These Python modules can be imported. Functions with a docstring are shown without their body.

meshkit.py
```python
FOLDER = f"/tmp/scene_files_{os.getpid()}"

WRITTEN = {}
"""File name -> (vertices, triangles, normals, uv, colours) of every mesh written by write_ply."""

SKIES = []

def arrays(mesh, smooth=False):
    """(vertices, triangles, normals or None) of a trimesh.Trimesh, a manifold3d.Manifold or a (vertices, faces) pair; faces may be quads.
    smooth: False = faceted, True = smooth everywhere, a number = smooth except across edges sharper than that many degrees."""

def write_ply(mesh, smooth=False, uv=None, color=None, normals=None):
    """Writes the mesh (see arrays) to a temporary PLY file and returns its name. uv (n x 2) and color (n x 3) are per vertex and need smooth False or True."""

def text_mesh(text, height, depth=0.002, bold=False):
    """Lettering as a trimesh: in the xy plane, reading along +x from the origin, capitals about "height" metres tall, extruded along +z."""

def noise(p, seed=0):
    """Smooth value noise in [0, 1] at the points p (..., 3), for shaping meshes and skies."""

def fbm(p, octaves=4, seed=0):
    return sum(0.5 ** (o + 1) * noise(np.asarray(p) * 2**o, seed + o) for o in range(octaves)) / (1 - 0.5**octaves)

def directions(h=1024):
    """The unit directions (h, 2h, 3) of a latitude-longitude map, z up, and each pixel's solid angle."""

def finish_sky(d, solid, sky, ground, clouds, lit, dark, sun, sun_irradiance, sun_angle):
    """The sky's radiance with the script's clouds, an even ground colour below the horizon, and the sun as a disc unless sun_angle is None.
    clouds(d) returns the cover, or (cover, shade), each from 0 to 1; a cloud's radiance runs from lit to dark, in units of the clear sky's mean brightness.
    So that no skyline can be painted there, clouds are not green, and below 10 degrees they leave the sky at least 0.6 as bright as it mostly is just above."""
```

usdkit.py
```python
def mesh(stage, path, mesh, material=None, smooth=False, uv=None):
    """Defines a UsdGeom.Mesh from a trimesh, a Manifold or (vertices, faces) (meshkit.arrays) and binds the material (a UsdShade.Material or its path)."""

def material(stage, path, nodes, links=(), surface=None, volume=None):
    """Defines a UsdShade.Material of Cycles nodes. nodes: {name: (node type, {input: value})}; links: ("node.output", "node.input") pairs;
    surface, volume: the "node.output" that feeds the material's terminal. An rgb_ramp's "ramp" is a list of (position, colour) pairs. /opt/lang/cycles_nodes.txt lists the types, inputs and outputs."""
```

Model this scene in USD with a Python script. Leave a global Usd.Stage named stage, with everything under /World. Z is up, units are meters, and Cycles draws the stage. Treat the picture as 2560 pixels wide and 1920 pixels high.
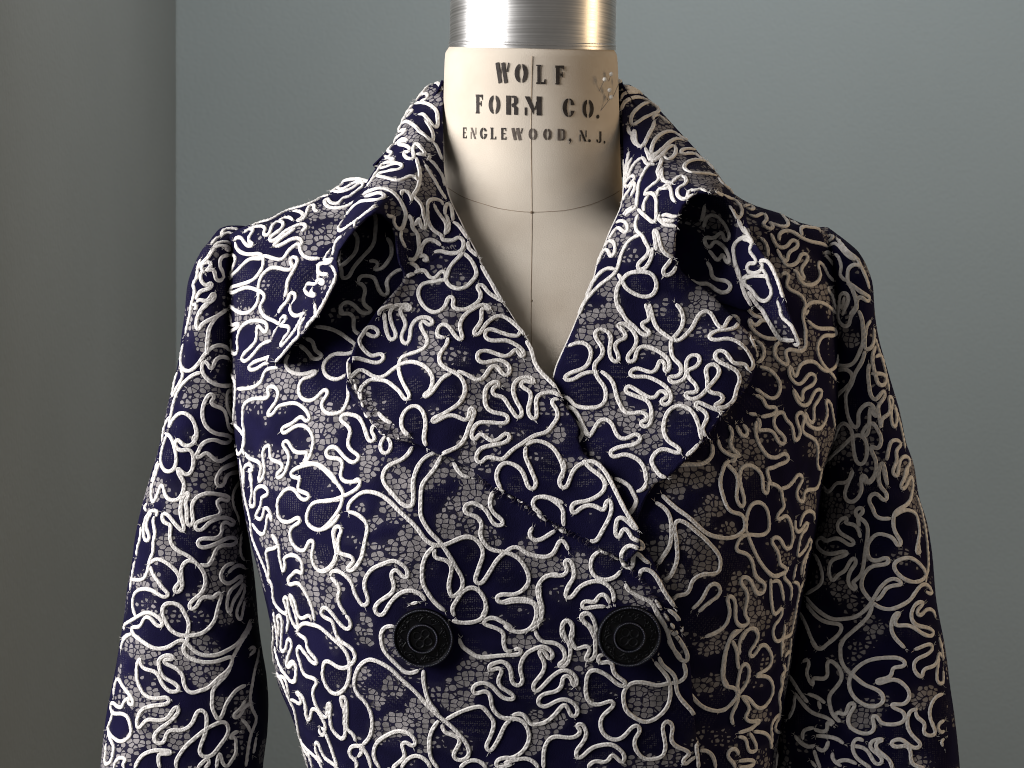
import math, numpy as np, trimesh, usdkit, meshkit
from pxr import Usd, UsdGeom, UsdLux, UsdShade, Gf, Sdf
from scipy.spatial import Delaunay, cKDTree
from scipy.interpolate import RBFInterpolator, PchipInterpolator
from shapely.geometry import Polygon, LineString, Point, box
from shapely.ops import unary_union
from shapely import contains_xy, affinity

stage = Usd.Stage.CreateInMemory()
UsdGeom.SetStageUpAxis(stage, 'Z')
W = UsdGeom.Xform.Define(stage, '/World'); UsdGeom.Scope.Define(stage, '/World/Looks')
stage.SetDefaultPrim(W.GetPrim())
D, S, ZC = 1.5, 0.00024, 1.30          # camera distance to the form's axis, metres per photo pixel there, camera height

# ------------------------------------------------------------------ camera and light
cam = UsdGeom.Camera.Define(stage, '/World/camera')
cam.CreateHorizontalApertureAttr(36.0); cam.CreateVerticalApertureAttr(27.0)
cam.CreateFocalLengthAttr(36.0 * D / (2560 * S)); cam.CreateClippingRangeAttr(Gf.Vec2f(0.05, 50))
cam.CreateFStopAttr(32.0); cam.CreateFocusDistanceAttr(D - 0.08)
cam.CreateExposureAttr(0.0)
cam.AddTranslateOp().Set((0, -D, ZC)); cam.AddRotateXYZOp().Set((90, 0, 0))

def aim(light, pos, target):
    p, t = Gf.Vec3d(*pos), Gf.Vec3d(*target)
    m = Gf.Matrix4d().SetLookAt(p, t, Gf.Vec3d(0, 0, 1)).GetInverse()
    light.AddTransformOp().Set(m)

key = UsdLux.RectLight.Define(stage, '/World/window_light')
key.CreateWidthAttr(1.35); key.CreateHeightAttr(1.0); key.CreateIntensityAttr(1.0); key.CreateNormalizeAttr(False)
key.CreateIntensityAttr(13.5); key.CreateColorAttr(Gf.Vec3f(1.0, 0.985, 0.98))
aim(key, (-1.40, -0.58, ZC + 0.46), (0.0, 0.0, ZC + 0.05))
warm = UsdLux.RectLight.Define(stage, '/World/lamp_light')
warm.CreateWidthAttr(0.22); warm.CreateHeightAttr(0.9); warm.CreateIntensityAttr(7.0); warm.CreateColorAttr(Gf.Vec3f(1.0, 0.72, 0.42))
aim(warm, (1.25, -0.05, ZC + 0.25), (0.0, 0.0, ZC + 0.1))
top = UsdLux.RectLight.Define(stage, '/World/ceiling_light')
top.CreateWidthAttr(0.5); top.CreateHeightAttr(0.5); top.CreateIntensityAttr(13.5); top.CreateColorAttr(Gf.Vec3f(0.88, 0.94, 1.0))
aim(top, (0.30, 0.48, ZC + 1.0), (0.24, 1.5, ZC + 0.28))
dome = UsdLux.DomeLight.Define(stage, '/World/room_light')
dm = usdkit.material(stage, '/World/Looks/room_air', {'b': ('background_shader', {'color': (1.0, 0.95, 0.89), 'strength': 0.13})}, surface='b.background')
UsdShade.MaterialBindingAPI.Apply(dome.GetPrim()).Bind(dm)

# ------------------------------------------------------------------ helpers
used = {}
def numbered(path):
    n = used.get(path, -1) + 1; used[path] = n
    return path if n == 0 else f'{path}_{n:03d}'
def keys(prim, **k):
    for a, v in k.items():
        if v: prim.SetCustomDataByKey(a, v)
def obj(name, m, mat, parent=None, smooth=40, **k):
    path = numbered((str(parent.GetPath()) if parent else '/World') + '/' + name)
    p = usdkit.mesh(stage, path, m, '/World/Looks/' + mat, smooth=smooth).GetPrim()
    keys(p, **k); return p
def thing(name, loc, **k):
    x = UsdGeom.Xform.Define(stage, numbered('/World/' + name)); x.AddTranslateOp().Set(tuple(loc))
    keys(x.GetPrim(), **k); return x.GetPrim()
def prim_attr(prim, name, a):
    UsdGeom.PrimvarsAPI(prim).CreatePrimvar(name, Sdf.ValueTypeNames.FloatArray, 'vertex').Set(np.asarray(a, np.float32).tolist())
def tm(v, f): return trimesh.Trimesh(v, f, process=False)
def cat(ms): return trimesh.util.concatenate(ms)
def to3(px, py, y):                    # photo pixel at depth y -> world point
    k = S * (D + y) / D
    return np.stack([(px - 1280) * k, y, ZC + (960 - py) * k], -1)
def topx(P):
    k = D / (D + P[..., 1]) / S
    return np.stack([1280 + P[..., 0] * k, 960 - (P[..., 2] - ZC) * k], -1)
def table(t):
    t = np.array(t, float); return PchipInterpolator(t[:, 0], t[:, 1:], extrapolate=True)
def rot_to(n):
    return trimesh.geometry.align_vectors([0, 0, 1], n)
def tube(pts, r, n=6, closed=False):
    pts = np.asarray(pts, float); T = np.gradient(pts, axis=0); T /= np.linalg.norm(T, axis=1, keepdims=True) + 1e-12
    ref = np.array([0, -1, 0.01]) if abs(T[:, 1]).mean() < 0.8 else np.array([1, 0, 0.])
    B = np.cross(T, ref); B /= np.linalg.norm(B, axis=1, keepdims=True) + 1e-12; N = np.cross(B, T)
    a = np.linspace(0, 2 * np.pi, n, endpoint=False); r = np.broadcast_to(r, len(pts))
    V = (pts[:, None] + r[:, None, None] * (np.cos(a)[None, :, None] * B[:, None] + np.sin(a)[None, :, None] * N[:, None])).reshape(-1, 3)
    F = []
    for i in range(len(pts) - 1):
        for j in range(n):
            k = (j + 1) % n; F += [(i*n+j, i*n+k, (i+1)*n+k), (i*n+j, (i+1)*n+k, (i+1)*n+j)]
    for e in (0, len(pts) - 1):
        c = [e*n + j for j in range(n)]
        F += [(c[0], c[j+1], c[j]) if e == 0 else (c[0], c[j], c[j+1]) for j in range(1, n-1)]
    return tm(V, np.array(F))

# ------------------------------------------------------------------ materials
def mat(name, nodes, links, surface='p.BSDF'):
    return usdkit.material(stage, '/World/Looks/' + name, nodes, links, surface=surface)
def lace(name, navy, lining):
    mat(name, {
        'g': ('geometry', {}), 'an': ('attribute', {'attribute': 'net'}), 'af': ('attribute', {'attribute': 'fine'}),
        'm': ('mapping', {'scale': (1.0, 0.8, 1.25)}),
        'vn': ('noise_texture', {'scale': 90.0, 'detail': 1.0}), 'vw': ('mix_vector', {}) if False else ('vector_math', {'math_type': 'multiply_add', 'vector2': (0.006, 0.006, 0.006)}),
        'v': ('voronoi_texture', {'feature': 'distance_to_edge', 'scale': 262.0, 'randomness': 0.68}), 'v1': ('voronoi_texture', {'feature': 'f1', 'scale': 262.0, 'randomness': 0.68}),
        'rn': ('math', {'math_type': 'subtract', 'value1': 0.70}), 'mn': ('math', {'math_type': 'smoothmin', 'value3': 0.05}),
        'th': ('map_range', {'from_min': 0.12, 'from_max': 0.78, 'to_min': 0.50, 'to_max': 0.045, 'clamp': True}),
        'd': ('math', {'math_type': 'subtract'}), 'dd': ('map_range', {'from_min': 0.0, 'from_max': 0.05, 'to_min': 0.0, 'to_max': 1.0, 'clamp': True}),
        'f': ('voronoi_texture', {'feature': 'f1', 'scale': 820.0, 'randomness': 0.35}),
        'ff': ('map_range', {'from_min': 0.25, 'from_max': 0.42, 'to_min': 1.0, 'to_max': 0.0, 'clamp': True}),
        'fm': ('math', {'math_type': 'multiply'}), 'fs': ('math', {'math_type': 'multiply', 'value2': 0.24}),
        'mx': ('math', {'math_type': 'maximum'}), 'hz': ('math', {'math_type': 'multiply', 'value2': 0.05}), 'm2': ('math', {'math_type': 'maximum'}),
        'n2': ('noise_texture', {'scale': 60.0, 'detail': 3.0}),
        'nc': ('rgb_ramp', {'ramp': [(0.3, tuple(c * 0.75 for c in navy)), (0.7, tuple(c * 1.3 for c in navy))]}),
        'n3': ('noise_texture', {'scale': 75.0, 'detail': 3.0}),
        'lc': ('rgb_ramp', {'ramp': [(0.3, tuple(c * 0.55 for c in lining)), (0.7, tuple(c * 1.25 for c in lining))]}),
        'c': ('mix_color', {}) ,
        'wv': ('noise_texture', {'scale': 1500.0, 'detail': 2.0}),
        'h': ('math', {'math_type': 'multiply_add', 'value2': -2.0}),
        'b': ('bump', {'strength': 0.6, 'distance': 0.0005}),
        'p': ('principled_bsdf', {'roughness': 0.9, 'specular_ior_level': 0.06, 'sheen_weight': 0.01, 'sheen_roughness': 0.5, 'sheen_tint': (0.5, 0.5, 0.8)})},
        [('g.position', 'm.vector'), ('m.vector', 'v.vector'), ('g.position', 'f.vector'), ('g.position', 'n2.vector'), ('g.position', 'n3.vector'), ('g.position', 'wv.vector'),
         ('an.fac', 'th.value'), ('m.vector', 'v1.vector'), ('v1.distance', 'rn.value2'), ('v.distance', 'mn.value1'), ('rn.value', 'mn.value2'), ('mn.value', 'd.value1'), ('th.result', 'd.value2'), ('d.value', 'dd.value'),
         ('f.distance', 'ff.value'), ('ff.result', 'fm.value1'), ('af.fac', 'fm.value2'), ('fm.value', 'fs.value1'),
         ('dd.result', 'mx.value1'), ('an.fac', 'hz.value1'), ('hz.value', 'm2.value1'), ('fs.value', 'm2.value2'), ('m2.value', 'mx.value2'), ('n2.fac', 'nc.fac'), ('n3.fac', 'lc.fac'),
         ('mx.value', 'c.fac'), ('nc.color', 'c.a'), ('lc.color', 'c.b'), ('c.result', 'p.base_color'),
         ('mx.value', 'h.value1'), ('wv.fac', 'h.value3'), ('h.value', 'b.height'), ('b.normal', 'p.normal')])
def simple(name, c0, c1, rough, scale, spec=0.3, bump=0.0, bscale=400.0, **kw):
    nodes = {'g': ('geometry', {}), 'n': ('noise_texture', {'scale': scale, 'detail': 4.0}), 'r': ('rgb_ramp', {'ramp': [(0.3, c0), (0.7, c1)]}),
             'p': ('principled_bsdf', {'roughness': rough, 'specular_ior_level': spec, **kw})}
    links = [('g.position', 'n.vector'), ('n.fac', 'r.fac'), ('r.color', 'p.base_color')]
    if bump:
        nodes['bn'] = ('noise_texture', {'scale': bscale, 'detail': 3.0}); nodes['b'] = ('bump', {'strength': bump, 'distance': 0.001})
        links += [('g.position', 'bn.vector'), ('bn.fac', 'b.height'), ('b.normal', 'p.normal')]
    return mat(name, nodes, links)
lace('navy_lace', (0.0055, 0.0045, 0.0225), (0.235, 0.218, 0.222))
simple('white_braid', (0.60, 0.565, 0.535), (0.83, 0.80, 0.77), 0.75, 500.0, 0.25, 0.7, 1400.0, sheen_weight=0.1)
simple('muslin', (0.54, 0.465, 0.38), (0.66, 0.59, 0.50), 0.85, 22.0, 0.15, 0.16, 1500.0)
simple('stencil_ink', (0.018, 0.014, 0.013), (0.055, 0.045, 0.04), 0.7, 260.0, 0.2)
simple('faded_ink', (0.05, 0.04, 0.036), (0.16, 0.13, 0.11), 0.7, 260.0, 0.2)
simple('seam_thread', (0.20, 0.145, 0.10), (0.36, 0.28, 0.20), 0.8, 300.0)
simple('dark_thread', (0.012, 0.008, 0.018), (0.03, 0.02, 0.035), 0.6, 300.0)
simple('black_button', (0.0015, 0.0015, 0.0024), (0.003, 0.003, 0.0045), 0.3, 200.0, 0.22, 0.15, 900.0)
simple('jet_bead', (0.035, 0.035, 0.05), (0.07, 0.07, 0.095), 0.13, 200.0, 0.9, metallic=0.8)
simple('pearl', (0.62, 0.59, 0.54), (0.70, 0.67, 0.62), 0.25, 100.0, 0.5)
simple('steel', (0.35, 0.33, 0.31), (0.45, 0.43, 0.40), 0.35, 100.0, 0.5, metallic=1.0)
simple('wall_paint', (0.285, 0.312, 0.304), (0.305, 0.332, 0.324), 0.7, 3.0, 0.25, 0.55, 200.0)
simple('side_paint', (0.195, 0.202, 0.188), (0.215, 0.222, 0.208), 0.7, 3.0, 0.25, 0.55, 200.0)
mat('brushed_metal', {'g': ('geometry', {}), 'm': ('mapping', {'scale': (3.0, 3.0, 900.0)}), 'n': ('noise_texture', {'scale': 1.0, 'detail': 3.0}),
    'r': ('map_range', {'from_min': 0.3, 'from_max': 0.7, 'to_min': 0.27, 'to_max': 0.38, 'clamp': True}), 'n2': ('noise_texture', {'scale': 35.0, 'detail': 5.0}),
    'c': ('rgb_ramp', {'ramp': [(0.35, (0.66, 0.65, 0.64)), (0.65, (0.80, 0.79, 0.78))]}),
    'b': ('bump', {'strength': 0.10, 'distance': 0.0002}),
    'p': ('principled_bsdf', {'metallic': 1.0})},
    [('g.position', 'm.vector'), ('m.vector', 'n.vector'), ('n.fac', 'r.value'), ('r.result', 'p.roughness'), ('g.position', 'n2.vector'), ('n2.fac', 'c.fac'), ('c.color', 'p.base_color'), ('n.fac', 'b.height'), ('b.normal', 'p.normal')])

# ------------------------------------------------------------------ room
CX, CY = -0.403, 1.5                      # the room corner
def wall(name, a, b, lab, mt='wall_paint'):
    a, b = np.array(a, float), np.array(b, float); n = np.array([-(b - a)[1], (b - a)[0]]); n /= np.linalg.norm(n)
    q = [a, b, b + n * 0.1, a + n * 0.1]
    m = trimesh.creation.extrude_polygon(Polygon(q), 3.0, engine='earcut')
    return obj(name, m, mt, smooth=False, kind='structure', label=lab, category='wall')
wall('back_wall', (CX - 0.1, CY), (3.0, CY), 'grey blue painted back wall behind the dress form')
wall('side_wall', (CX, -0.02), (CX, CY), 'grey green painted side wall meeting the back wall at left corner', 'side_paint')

# ------------------------------------------------------------------ dress form
def loft(rows, nth, a0=0.0, a1=2 * np.pi, yc=0.0, p=2.4):
    """rows: (z, x centre, half width, front depth, back depth, centre depth)"""
    th = np.linspace(a0, a1, nth); V = []
    for z, xc, h, bf, bb, y0 in rows:
        c, s = np.cos(th), np.sin(th); d = (np.abs(c) ** p + np.abs(s) ** p) ** (-1 / p)
        V.append(np.stack([xc + h * c * d, y0 + np.where(s < 0, bf, bb) * s * d, np.full(nth, z)], -1))
    V = np.array(V); n, k = V.shape[:2]; i = np.arange(n * k).reshape(n, k)
    F = np.concatenate([np.stack([i[:-1, :-1], i[1:, :-1], i[1:, 1:]], -1).reshape(-1, 3), np.stack([i[:-1, :-1], i[1:, 1:], i[:-1, 1:]], -1).reshape(-1, 3)])
    return V.reshape(-1, 3), F
# py, xc, half, front, back
FORM = table([(95, 1329, 196, .0465, .0465), (116, 1329, 201, .0480, .048), (124, 1329, 208, .0496, .0496), (140, 1328, 215, .0512, .0512), (250, 1328, 219, .0525, .0525), (400, 1329, 222, .0540, .054), (470, 1329, 228, .0555, .056),
              (530, 1329, 250, .0585, .060), (580, 1329, 340, .062, .066), (640, 1329, 560, .068, .075), (720, 1329, 690, .076, .085), (900, 1329, 705, .096, .095), (1200, 1329, 660, .112, .10), (1600, 1329, 560, .105, .095), (1990, 1329, 500, .085, .085)])
fr = np.concatenate([np.arange(114, 150, 2), np.arange(150, 1990, 12)])
fv, ff = loft([(ZC + (960 - r) * S, (FORM(r)[0] - 1280) * S, FORM(r)[1] * S, FORM(r)[2], FORM(r)[3], 0.0) for r in fr], 181, p=2.05)
fw = np.clip((290 - (960 - (fv[:, 2] - ZC) / S)) / 130, 0, 1); fv[:, 2] += fv[:, 1] * .133 * fw - (fv[:, 0] - (1329 - 1280) * S) * .019 * fw   # the neck leans forward like its cap
form = thing('dress_form', ((1329 - 1280) * S, 0, ZC + (960 - 1990) * S), label='cream muslin dress form with steel neck cap and black stencilled maker lettering', category='dress form')
FO = np.array([(1329 - 1280) * S, 0, ZC + (960 - 1990) * S])
def fobj(name, m, mt, parent=form, smooth=40, **k):
    m = tm(np.array(m.vertices) - FO, m.faces); return obj(name, m, mt, parent, smooth, **k)
cover = fobj('torso_cover', tm(fv, ff), 'muslin', smooth=True)
def form_y(X, Z):                         # front surface of the form
    py = 960 - (Z - ZC) / S; r = FORM(py); t = np.clip(np.abs(X - (r[..., 0] - 1280) * S) / (r[..., 1] * S), 0, 0.9999)
    return -r[..., 2] * (1 - t ** 2.05) ** (1 / 2.05)
def ray_y(px, py, fn, it=7):              # depth at which the pixel's ray meets the front surface fn(X, Z)
    px, py = np.asarray(px, float), np.asarray(py, float); y = np.full(px.shape, -0.06)
    for _ in range(it):
        P = to3(px, py, y); y = fn(P[..., 0], P[..., 2])
    return y
# neck cap: open steel collar with a rolled lower lip
prof = [(.0478, -.34), (.0490, -.34)] + [(.0497, -60 + 165 * t) for t in np.linspace(0, 1, 12)] + [(.0497, 106), (.0502, 108), (.0502, 112), (.0499, 113.5), (.0503, 115), (.0503, 121), (.0497, 122), (.0478, 122)]
prof[0] = (.0478, -60); prof[1] = (.0490, -60)
capm = trimesh.creation.revolve([(r, ZC + (960 - p) * S) for r, p in prof][::-1], sections=120)
capm.apply_translation([(1331 - 1280) * S, 0, 0])
tilt = trimesh.transformations.rotation_matrix(math.radians(1.1), [0, 1, 0], [(1331 - 1280) * S, 0, ZC + (960 - 118) * S]); capm.apply_transform(tilt)
lean = trimesh.transformations.rotation_matrix(math.radians(7.6), [1, 0, 0], [0, 0, ZC + (960 - 118) * S]); capm.apply_transform(lean)
fobj('neck_cap', capm, 'brushed_metal', smooth=30)
# the seams stitched on the muslin
sy = np.linspace(140, 985, 90); sx = 1329 + 1.2 * np.sin(sy / 70.0)
P = to3(sx, sy, ray_y(sx, sy, form_y)); fobj('centre_seam', tube(P, 0.00024, 5), 'seam_thread')
nx = np.array([1105, 1122, 1159, 1208, 1257, 1329, 1398, 1471, 1521, 1550, 1562.]); ny = np.array([458, 471, 493, 510, 523, 530.5, 527.5, 513, 493, 476, 462.])
xx = np.linspace(1105, 1562, 60); yy = PchipInterpolator(nx, ny)(xx)
P = to3(xx, yy, ray_y(xx, yy, form_y)); fobj('neckline_seam', tube(P, 0.00021, 5), 'seam_thread')
for kx, ky, r in ((1329, 531, .0009), (1329, 752, .0006)):
    s = trimesh.creation.icosphere(2, r); s.apply_translation(to3(np.array(kx), np.array(ky), ray_y(kx, ky, form_y))); fobj('thread_knot', s, 'seam_thread')

# stencil lettering
def ln(pts, w): return LineString(pts).buffer(w / 2, cap_style=2, join_style=2)
def ring(x0, x1, w, h=0.16):
    e = affinity.scale(Point(.5, .5).buffer(.5, 32), x1 - x0, 1.0, origin=(.5, .5)); e = e.union(box(.5 - (x1 - x0) * .36, .14, .5 + (x1 - x0) * .36, .86))
    i = affinity.scale(Point(.5, .5).buffer(.5, 32), (x1 - x0) - 2 * w, 1 - 2 * h, origin=(.5, .5)).union(box(.5 - (x1 - x0) * .5 + w * 1.15, .25, .5 + (x1 - x0) * .5 - w * 1.15, .75))
    return e.difference(i)
G = {
 'W': unary_union([ln([(.10, 1), (.33, 0)], .25), ln([(.40, .78), (.36, .3)], .04), ln([(.52, 1), (.76, 0)], .25), ln([(.96, 1), (.84, .55)], .09)]),
 'O': ring(0, 1, .31).difference(box(.40, -.1, .60, 1.1)),
 'L': unary_union([box(.12, 0, .46, 1), box(0, .93, .55, 1), box(0, 0, .46, .08), Polygon([(.52, 0), (1, 0), (1, .26), (.9, .26), (.8, .1), (.52, .1)])]),
 'F': unary_union([box(.08, 0, .50, 1), box(0, 0, .58, .07), Polygon([(.0, .88), (1, .88), (1, .70), (1, 1), (0, 1)]), Polygon([(.56, 1), (1, 1), (1, .68), (.86, .84), (.56, .88)]), box(.56, .46, .80, .58), box(.72, .38, .84, .66)]).difference(box(.50, -.1, .56, .86)),
 'R': unary_union([box(0, 0, .38, 1), Polygon([(.46, 1), (.80, 1), (1, .86), (1, .64), (.80, .5), (1, .36), (1, 0), (.68, 0), (.68, .36), (.46, .44), (.46, .56), (.66, .62), (.66, .88), (.46, .9)])]),
 'M': unary_union([ln([(.06, 0), (.06, .42)], .13), Polygon([(0, 1), (.28, 1), (.56, .36), (.5, .06)]), ln([(.60, .3), (.70, .72)], .05), box(.70, 0, 1, 1)]),
 'C': ring(0, 1, .34).difference(unary_union([box(.42, .1, 1.1, .9).difference(unary_union([box(.66, .64, 1, 1), box(.66, 0, 1, .34)])), box(.44, -.1, .56, 1.1)])),
 'E': unary_union([box(.08, 0, .42, 1), box(.5, .88, .95, 1), box(.84, .72, .95, 1), box(.5, 0, 1, .12), box(.88, 0, 1, .26), box(.5, .46, .8, .56)]),
 'N': unary_union([ln([(.08, 0), (.08, .62)], .12), Polygon([(0, 1), (.32, 1), (.98, 0), (.68, 0)]), ln([(.92, .38), (.92, 1)], .12)]),
 'G': ring(0, 1, .32).difference(unary_union([box(.5, .42, 1.1, .68), box(.44, -.1, .56, 1.1)])).union(box(.6, .34, 1, .46)),
 'D': unary_union([box(0, 0, .36, 1), Polygon([(.5, 1), (.8, .97), (1, .78), (1, .22), (.8, .03), (.5, 0), (.5, .12), (.66, .2), (.66, .8), (.5, .88)])]),
 'J': unary_union([box(.62, .22, 1, 1), Polygon([(1, .3), (.95, .1), (.7, 0), (.45, 0), (.45, .12), (.62, .16), (.66, .3)]), Polygon([(0, .3), (.3, .3), (.34, 0.03), (.1, .08)])]),
 '.': Point(.5, .5).buffer(.5, 12), ',': Polygon([(0, .55), (.2, .9), (.6, 1), (1, .75), (.9, .4), (.3, 0), (.2, .05), (.5, .42)]),
}
LET = [('W', 755, 862, 495, 655, 0), ('O', 905, 1006, 503, 655, 0), ('L', 1075, 1150, 512, 664, 0), ('F', 1226, 1298, 518, 668, 0),
       ('F', 597, 652, 747, 897, 0), ('O', 700, 790, 752, 902, 0), ('R', 838, 930, 756, 907, 0), ('M', 985, 1118, 762, 912, 0), ('C', 1285, 1382, 777, 925, 0), ('O', 1443, 1531, 787, 933, 0), ('.', 1552, 1576, 906, 938, 0),
       ('E', 494, 526, 1006, 1094, 0), ('N', 557, 601, 1008, 1098, 1), ('G', 630, 686, 1008, 1100, 0), ('L', 712, 757, 1008, 1102, 0), ('E', 795, 838, 1010, 1104, 0), ('W', 880, 968, 1012, 1106, 1), ('O', 1015, 1080, 1014, 1106, 1), ('O', 1130, 1196, 1016, 1108, 1), ('D', 1245, 1307, 1018, 1110, 1), (',', 1334, 1354, 1092, 1136, 0),
       ('N', 1420, 1476, 1030, 1118, 0), ('.', 1488, 1508, 1100, 1124, 0), ('J', 1552, 1592, 1038, 1130, 0), ('.', 1609, 1623, 1112, 1136, 0)]
rng = np.random.default_rng(3)
def tri_poly(poly, step, inner=True):
    """dense triangulation of a shapely polygon: points along its edge and a jittered grid inside"""
    B = []
    for g in [poly.exterior, *poly.interiors]:
        n = max(6, int(g.length / step)); B += [g.interpolate(i / n, True).coords[0] for i in range(n)] + list(g.coords[:-1])
    x0, y0, x1, y1 = poly.bounds; gx = np.arange(x0, x1, step); gy = np.arange(y0, y1, step * .87)
    X, Y = np.meshgrid(gx, gy); X = X + (np.arange(len(gy)) % 2)[:, None] * step * .5; I = np.stack([X.ravel(), Y.ravel()], 1)
    ins = poly.buffer(-step * .55)
    if not ins.is_empty: I = I[contains_xy(ins, I[:, 0], I[:, 1])]
    else: I = I[:0]
    P = np.unique(np.round(np.vstack([np.array(B), I]), 3), axis=0); T = Delaunay(P).simplices
    c = P[T].mean(1); T = T[contains_xy(poly.buffer(1e-6), c[:, 0], c[:, 1])]
    a = P[T]; area = np.cross(a[:, 1] - a[:, 0], a[:, 2] - a[:, 0]); T = np.where(area[:, None] < 0, T[:, ::-1], T); T = T[np.abs(area) > 1e-4]
    return P, T
def solid(V, T, N, th):
    """a sheet with thickness th behind it (against its normals N)"""
    n = len(V); E = np.sort(np.vstack([T[:, [0, 1]], T[:, [1, 2]], T[:, [2, 0]]]), 1)
    d = np.vstack([T[:, [0, 1]], T[:, [1, 2]], T[:, [2, 0]]]); u, ix, c = np.unique(E, axis=0, return_index=True, return_counts=True)
    b = d[ix[c == 1]]
    F = np.vstack([T, T[:, ::-1] + n, np.stack([b[:, 1], b[:, 0], b[:, 0] + n], 1), np.stack([b[:, 1], b[:, 0] + n, b[:, 1] + n], 1)])
    return np.vstack([V, V - N * th]), F
def vnormals(V, T):
    N = np.zeros_like(V); f = np.cross(V[T[:, 1]] - V[T[:, 0]], V[T[:, 2]] - V[T[:, 0]])
    for k in range(3): np.add.at(N, T[:, k], f)
    N /= np.linalg.norm(N, axis=1, keepdims=True) + 1e-15
    return N
for ch, x0, x1, yt, yb, fade in LET:
    g = affinity.affine_transform(G[ch], [(x1 - x0) * .31646, 0, 0, -(yb - yt) * .31646, 1000 + x0 * .31646, yb * .31646])
    g = affinity.skew(g, 0, 0.8)
    Vs, Fs, o = [], [], 0
    for q in getattr(g, 'geoms', [g]):
        q = q.segmentize(1.3); q = Polygon([(x + rng.normal(0, .14), y + rng.normal(0, .14)) for x, y in q.exterior.coords[:-1]], [r.coords for r in q.interiors]).buffer(0)
        for q2 in getattr(q, 'geoms', [q]):
            if q2.area < 1: continue
            P, T = tri_poly(q2, 2.2); V = to3(P[:, 0], P[:, 1], ray_y(P[:, 0], P[:, 1], form_y)); V[:, 1] -= 0.00035
            V, T = solid(V, T[:, ::-1], np.tile([0, -1.0, 0], (len(V), 1)), .0002); Vs.append(V); Fs.append(T + o); o += len(V)
    fobj('letter', tm(np.vstack(Vs), np.vstack(Fs)), 'faded_ink' if fade else 'stencil_ink', cover, smooth=False)

# ------------------------------------------------------------------ jacket: body surfaces
# py: left silhouette, right silhouette, front depth, back depth
BODY = table([(455, 860, 1800, .044, .04), (498, 800, 1850, .052, .05), (518, 748, 1890, .055, .055), (537, 699, 1950, .058, .06), (560, 640, 2000, .062, .066), (578, 592, 2062, .065, .07), (600, 572, 2072, .068, .074), (700, 572, 2086, .080, .085), (800, 578, 2090, .092, .095),
              (900, 583, 2091, .102, .10), (1000, 585, 2089, .112, .105), (1070, 590, 2084, .118, .107), (1175, 603, 2052, .124, .107), (1300, 621, 2036, .127, .105), (1455, 660, 2005, .124, .10), (1550, 680, 1988, .118, .097), (1680, 694, 1967, .110, .093), (1786, 734, 1949, .104, .09), (1920, 776, 1934, .098, .086), (2020, 790, 1930, .096, .086)])
PB = 2.5
def wob(P, amp=.0022, f=14.0, seed=5): return amp * (meshkit.fbm(P * f, 3, seed) - .5) * 2
def body_y(X, Z):
    py = np.clip(960 - (Z - ZC) / S, 455, 2020); r = BODY(py); xc = (r[..., 0] + r[..., 1]) / 2; h = (r[..., 1] - r[..., 0]) / 2
    t = np.clip(np.abs((X / S + 1280) - xc) / h, 0, 0.9999); qx = X / S + 1280
    y = -r[..., 2] * (1 - t ** PB) ** (1 / PB)
    for bx in (985, 1650): y = y - .012 * np.exp(-((qx - bx) / 190) ** 2 - ((py - 1290) / 260) ** 2)
    return y - wob(np.stack([X, Z, np.zeros_like(X)], -1)) * (1 - t ** 8)
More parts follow.
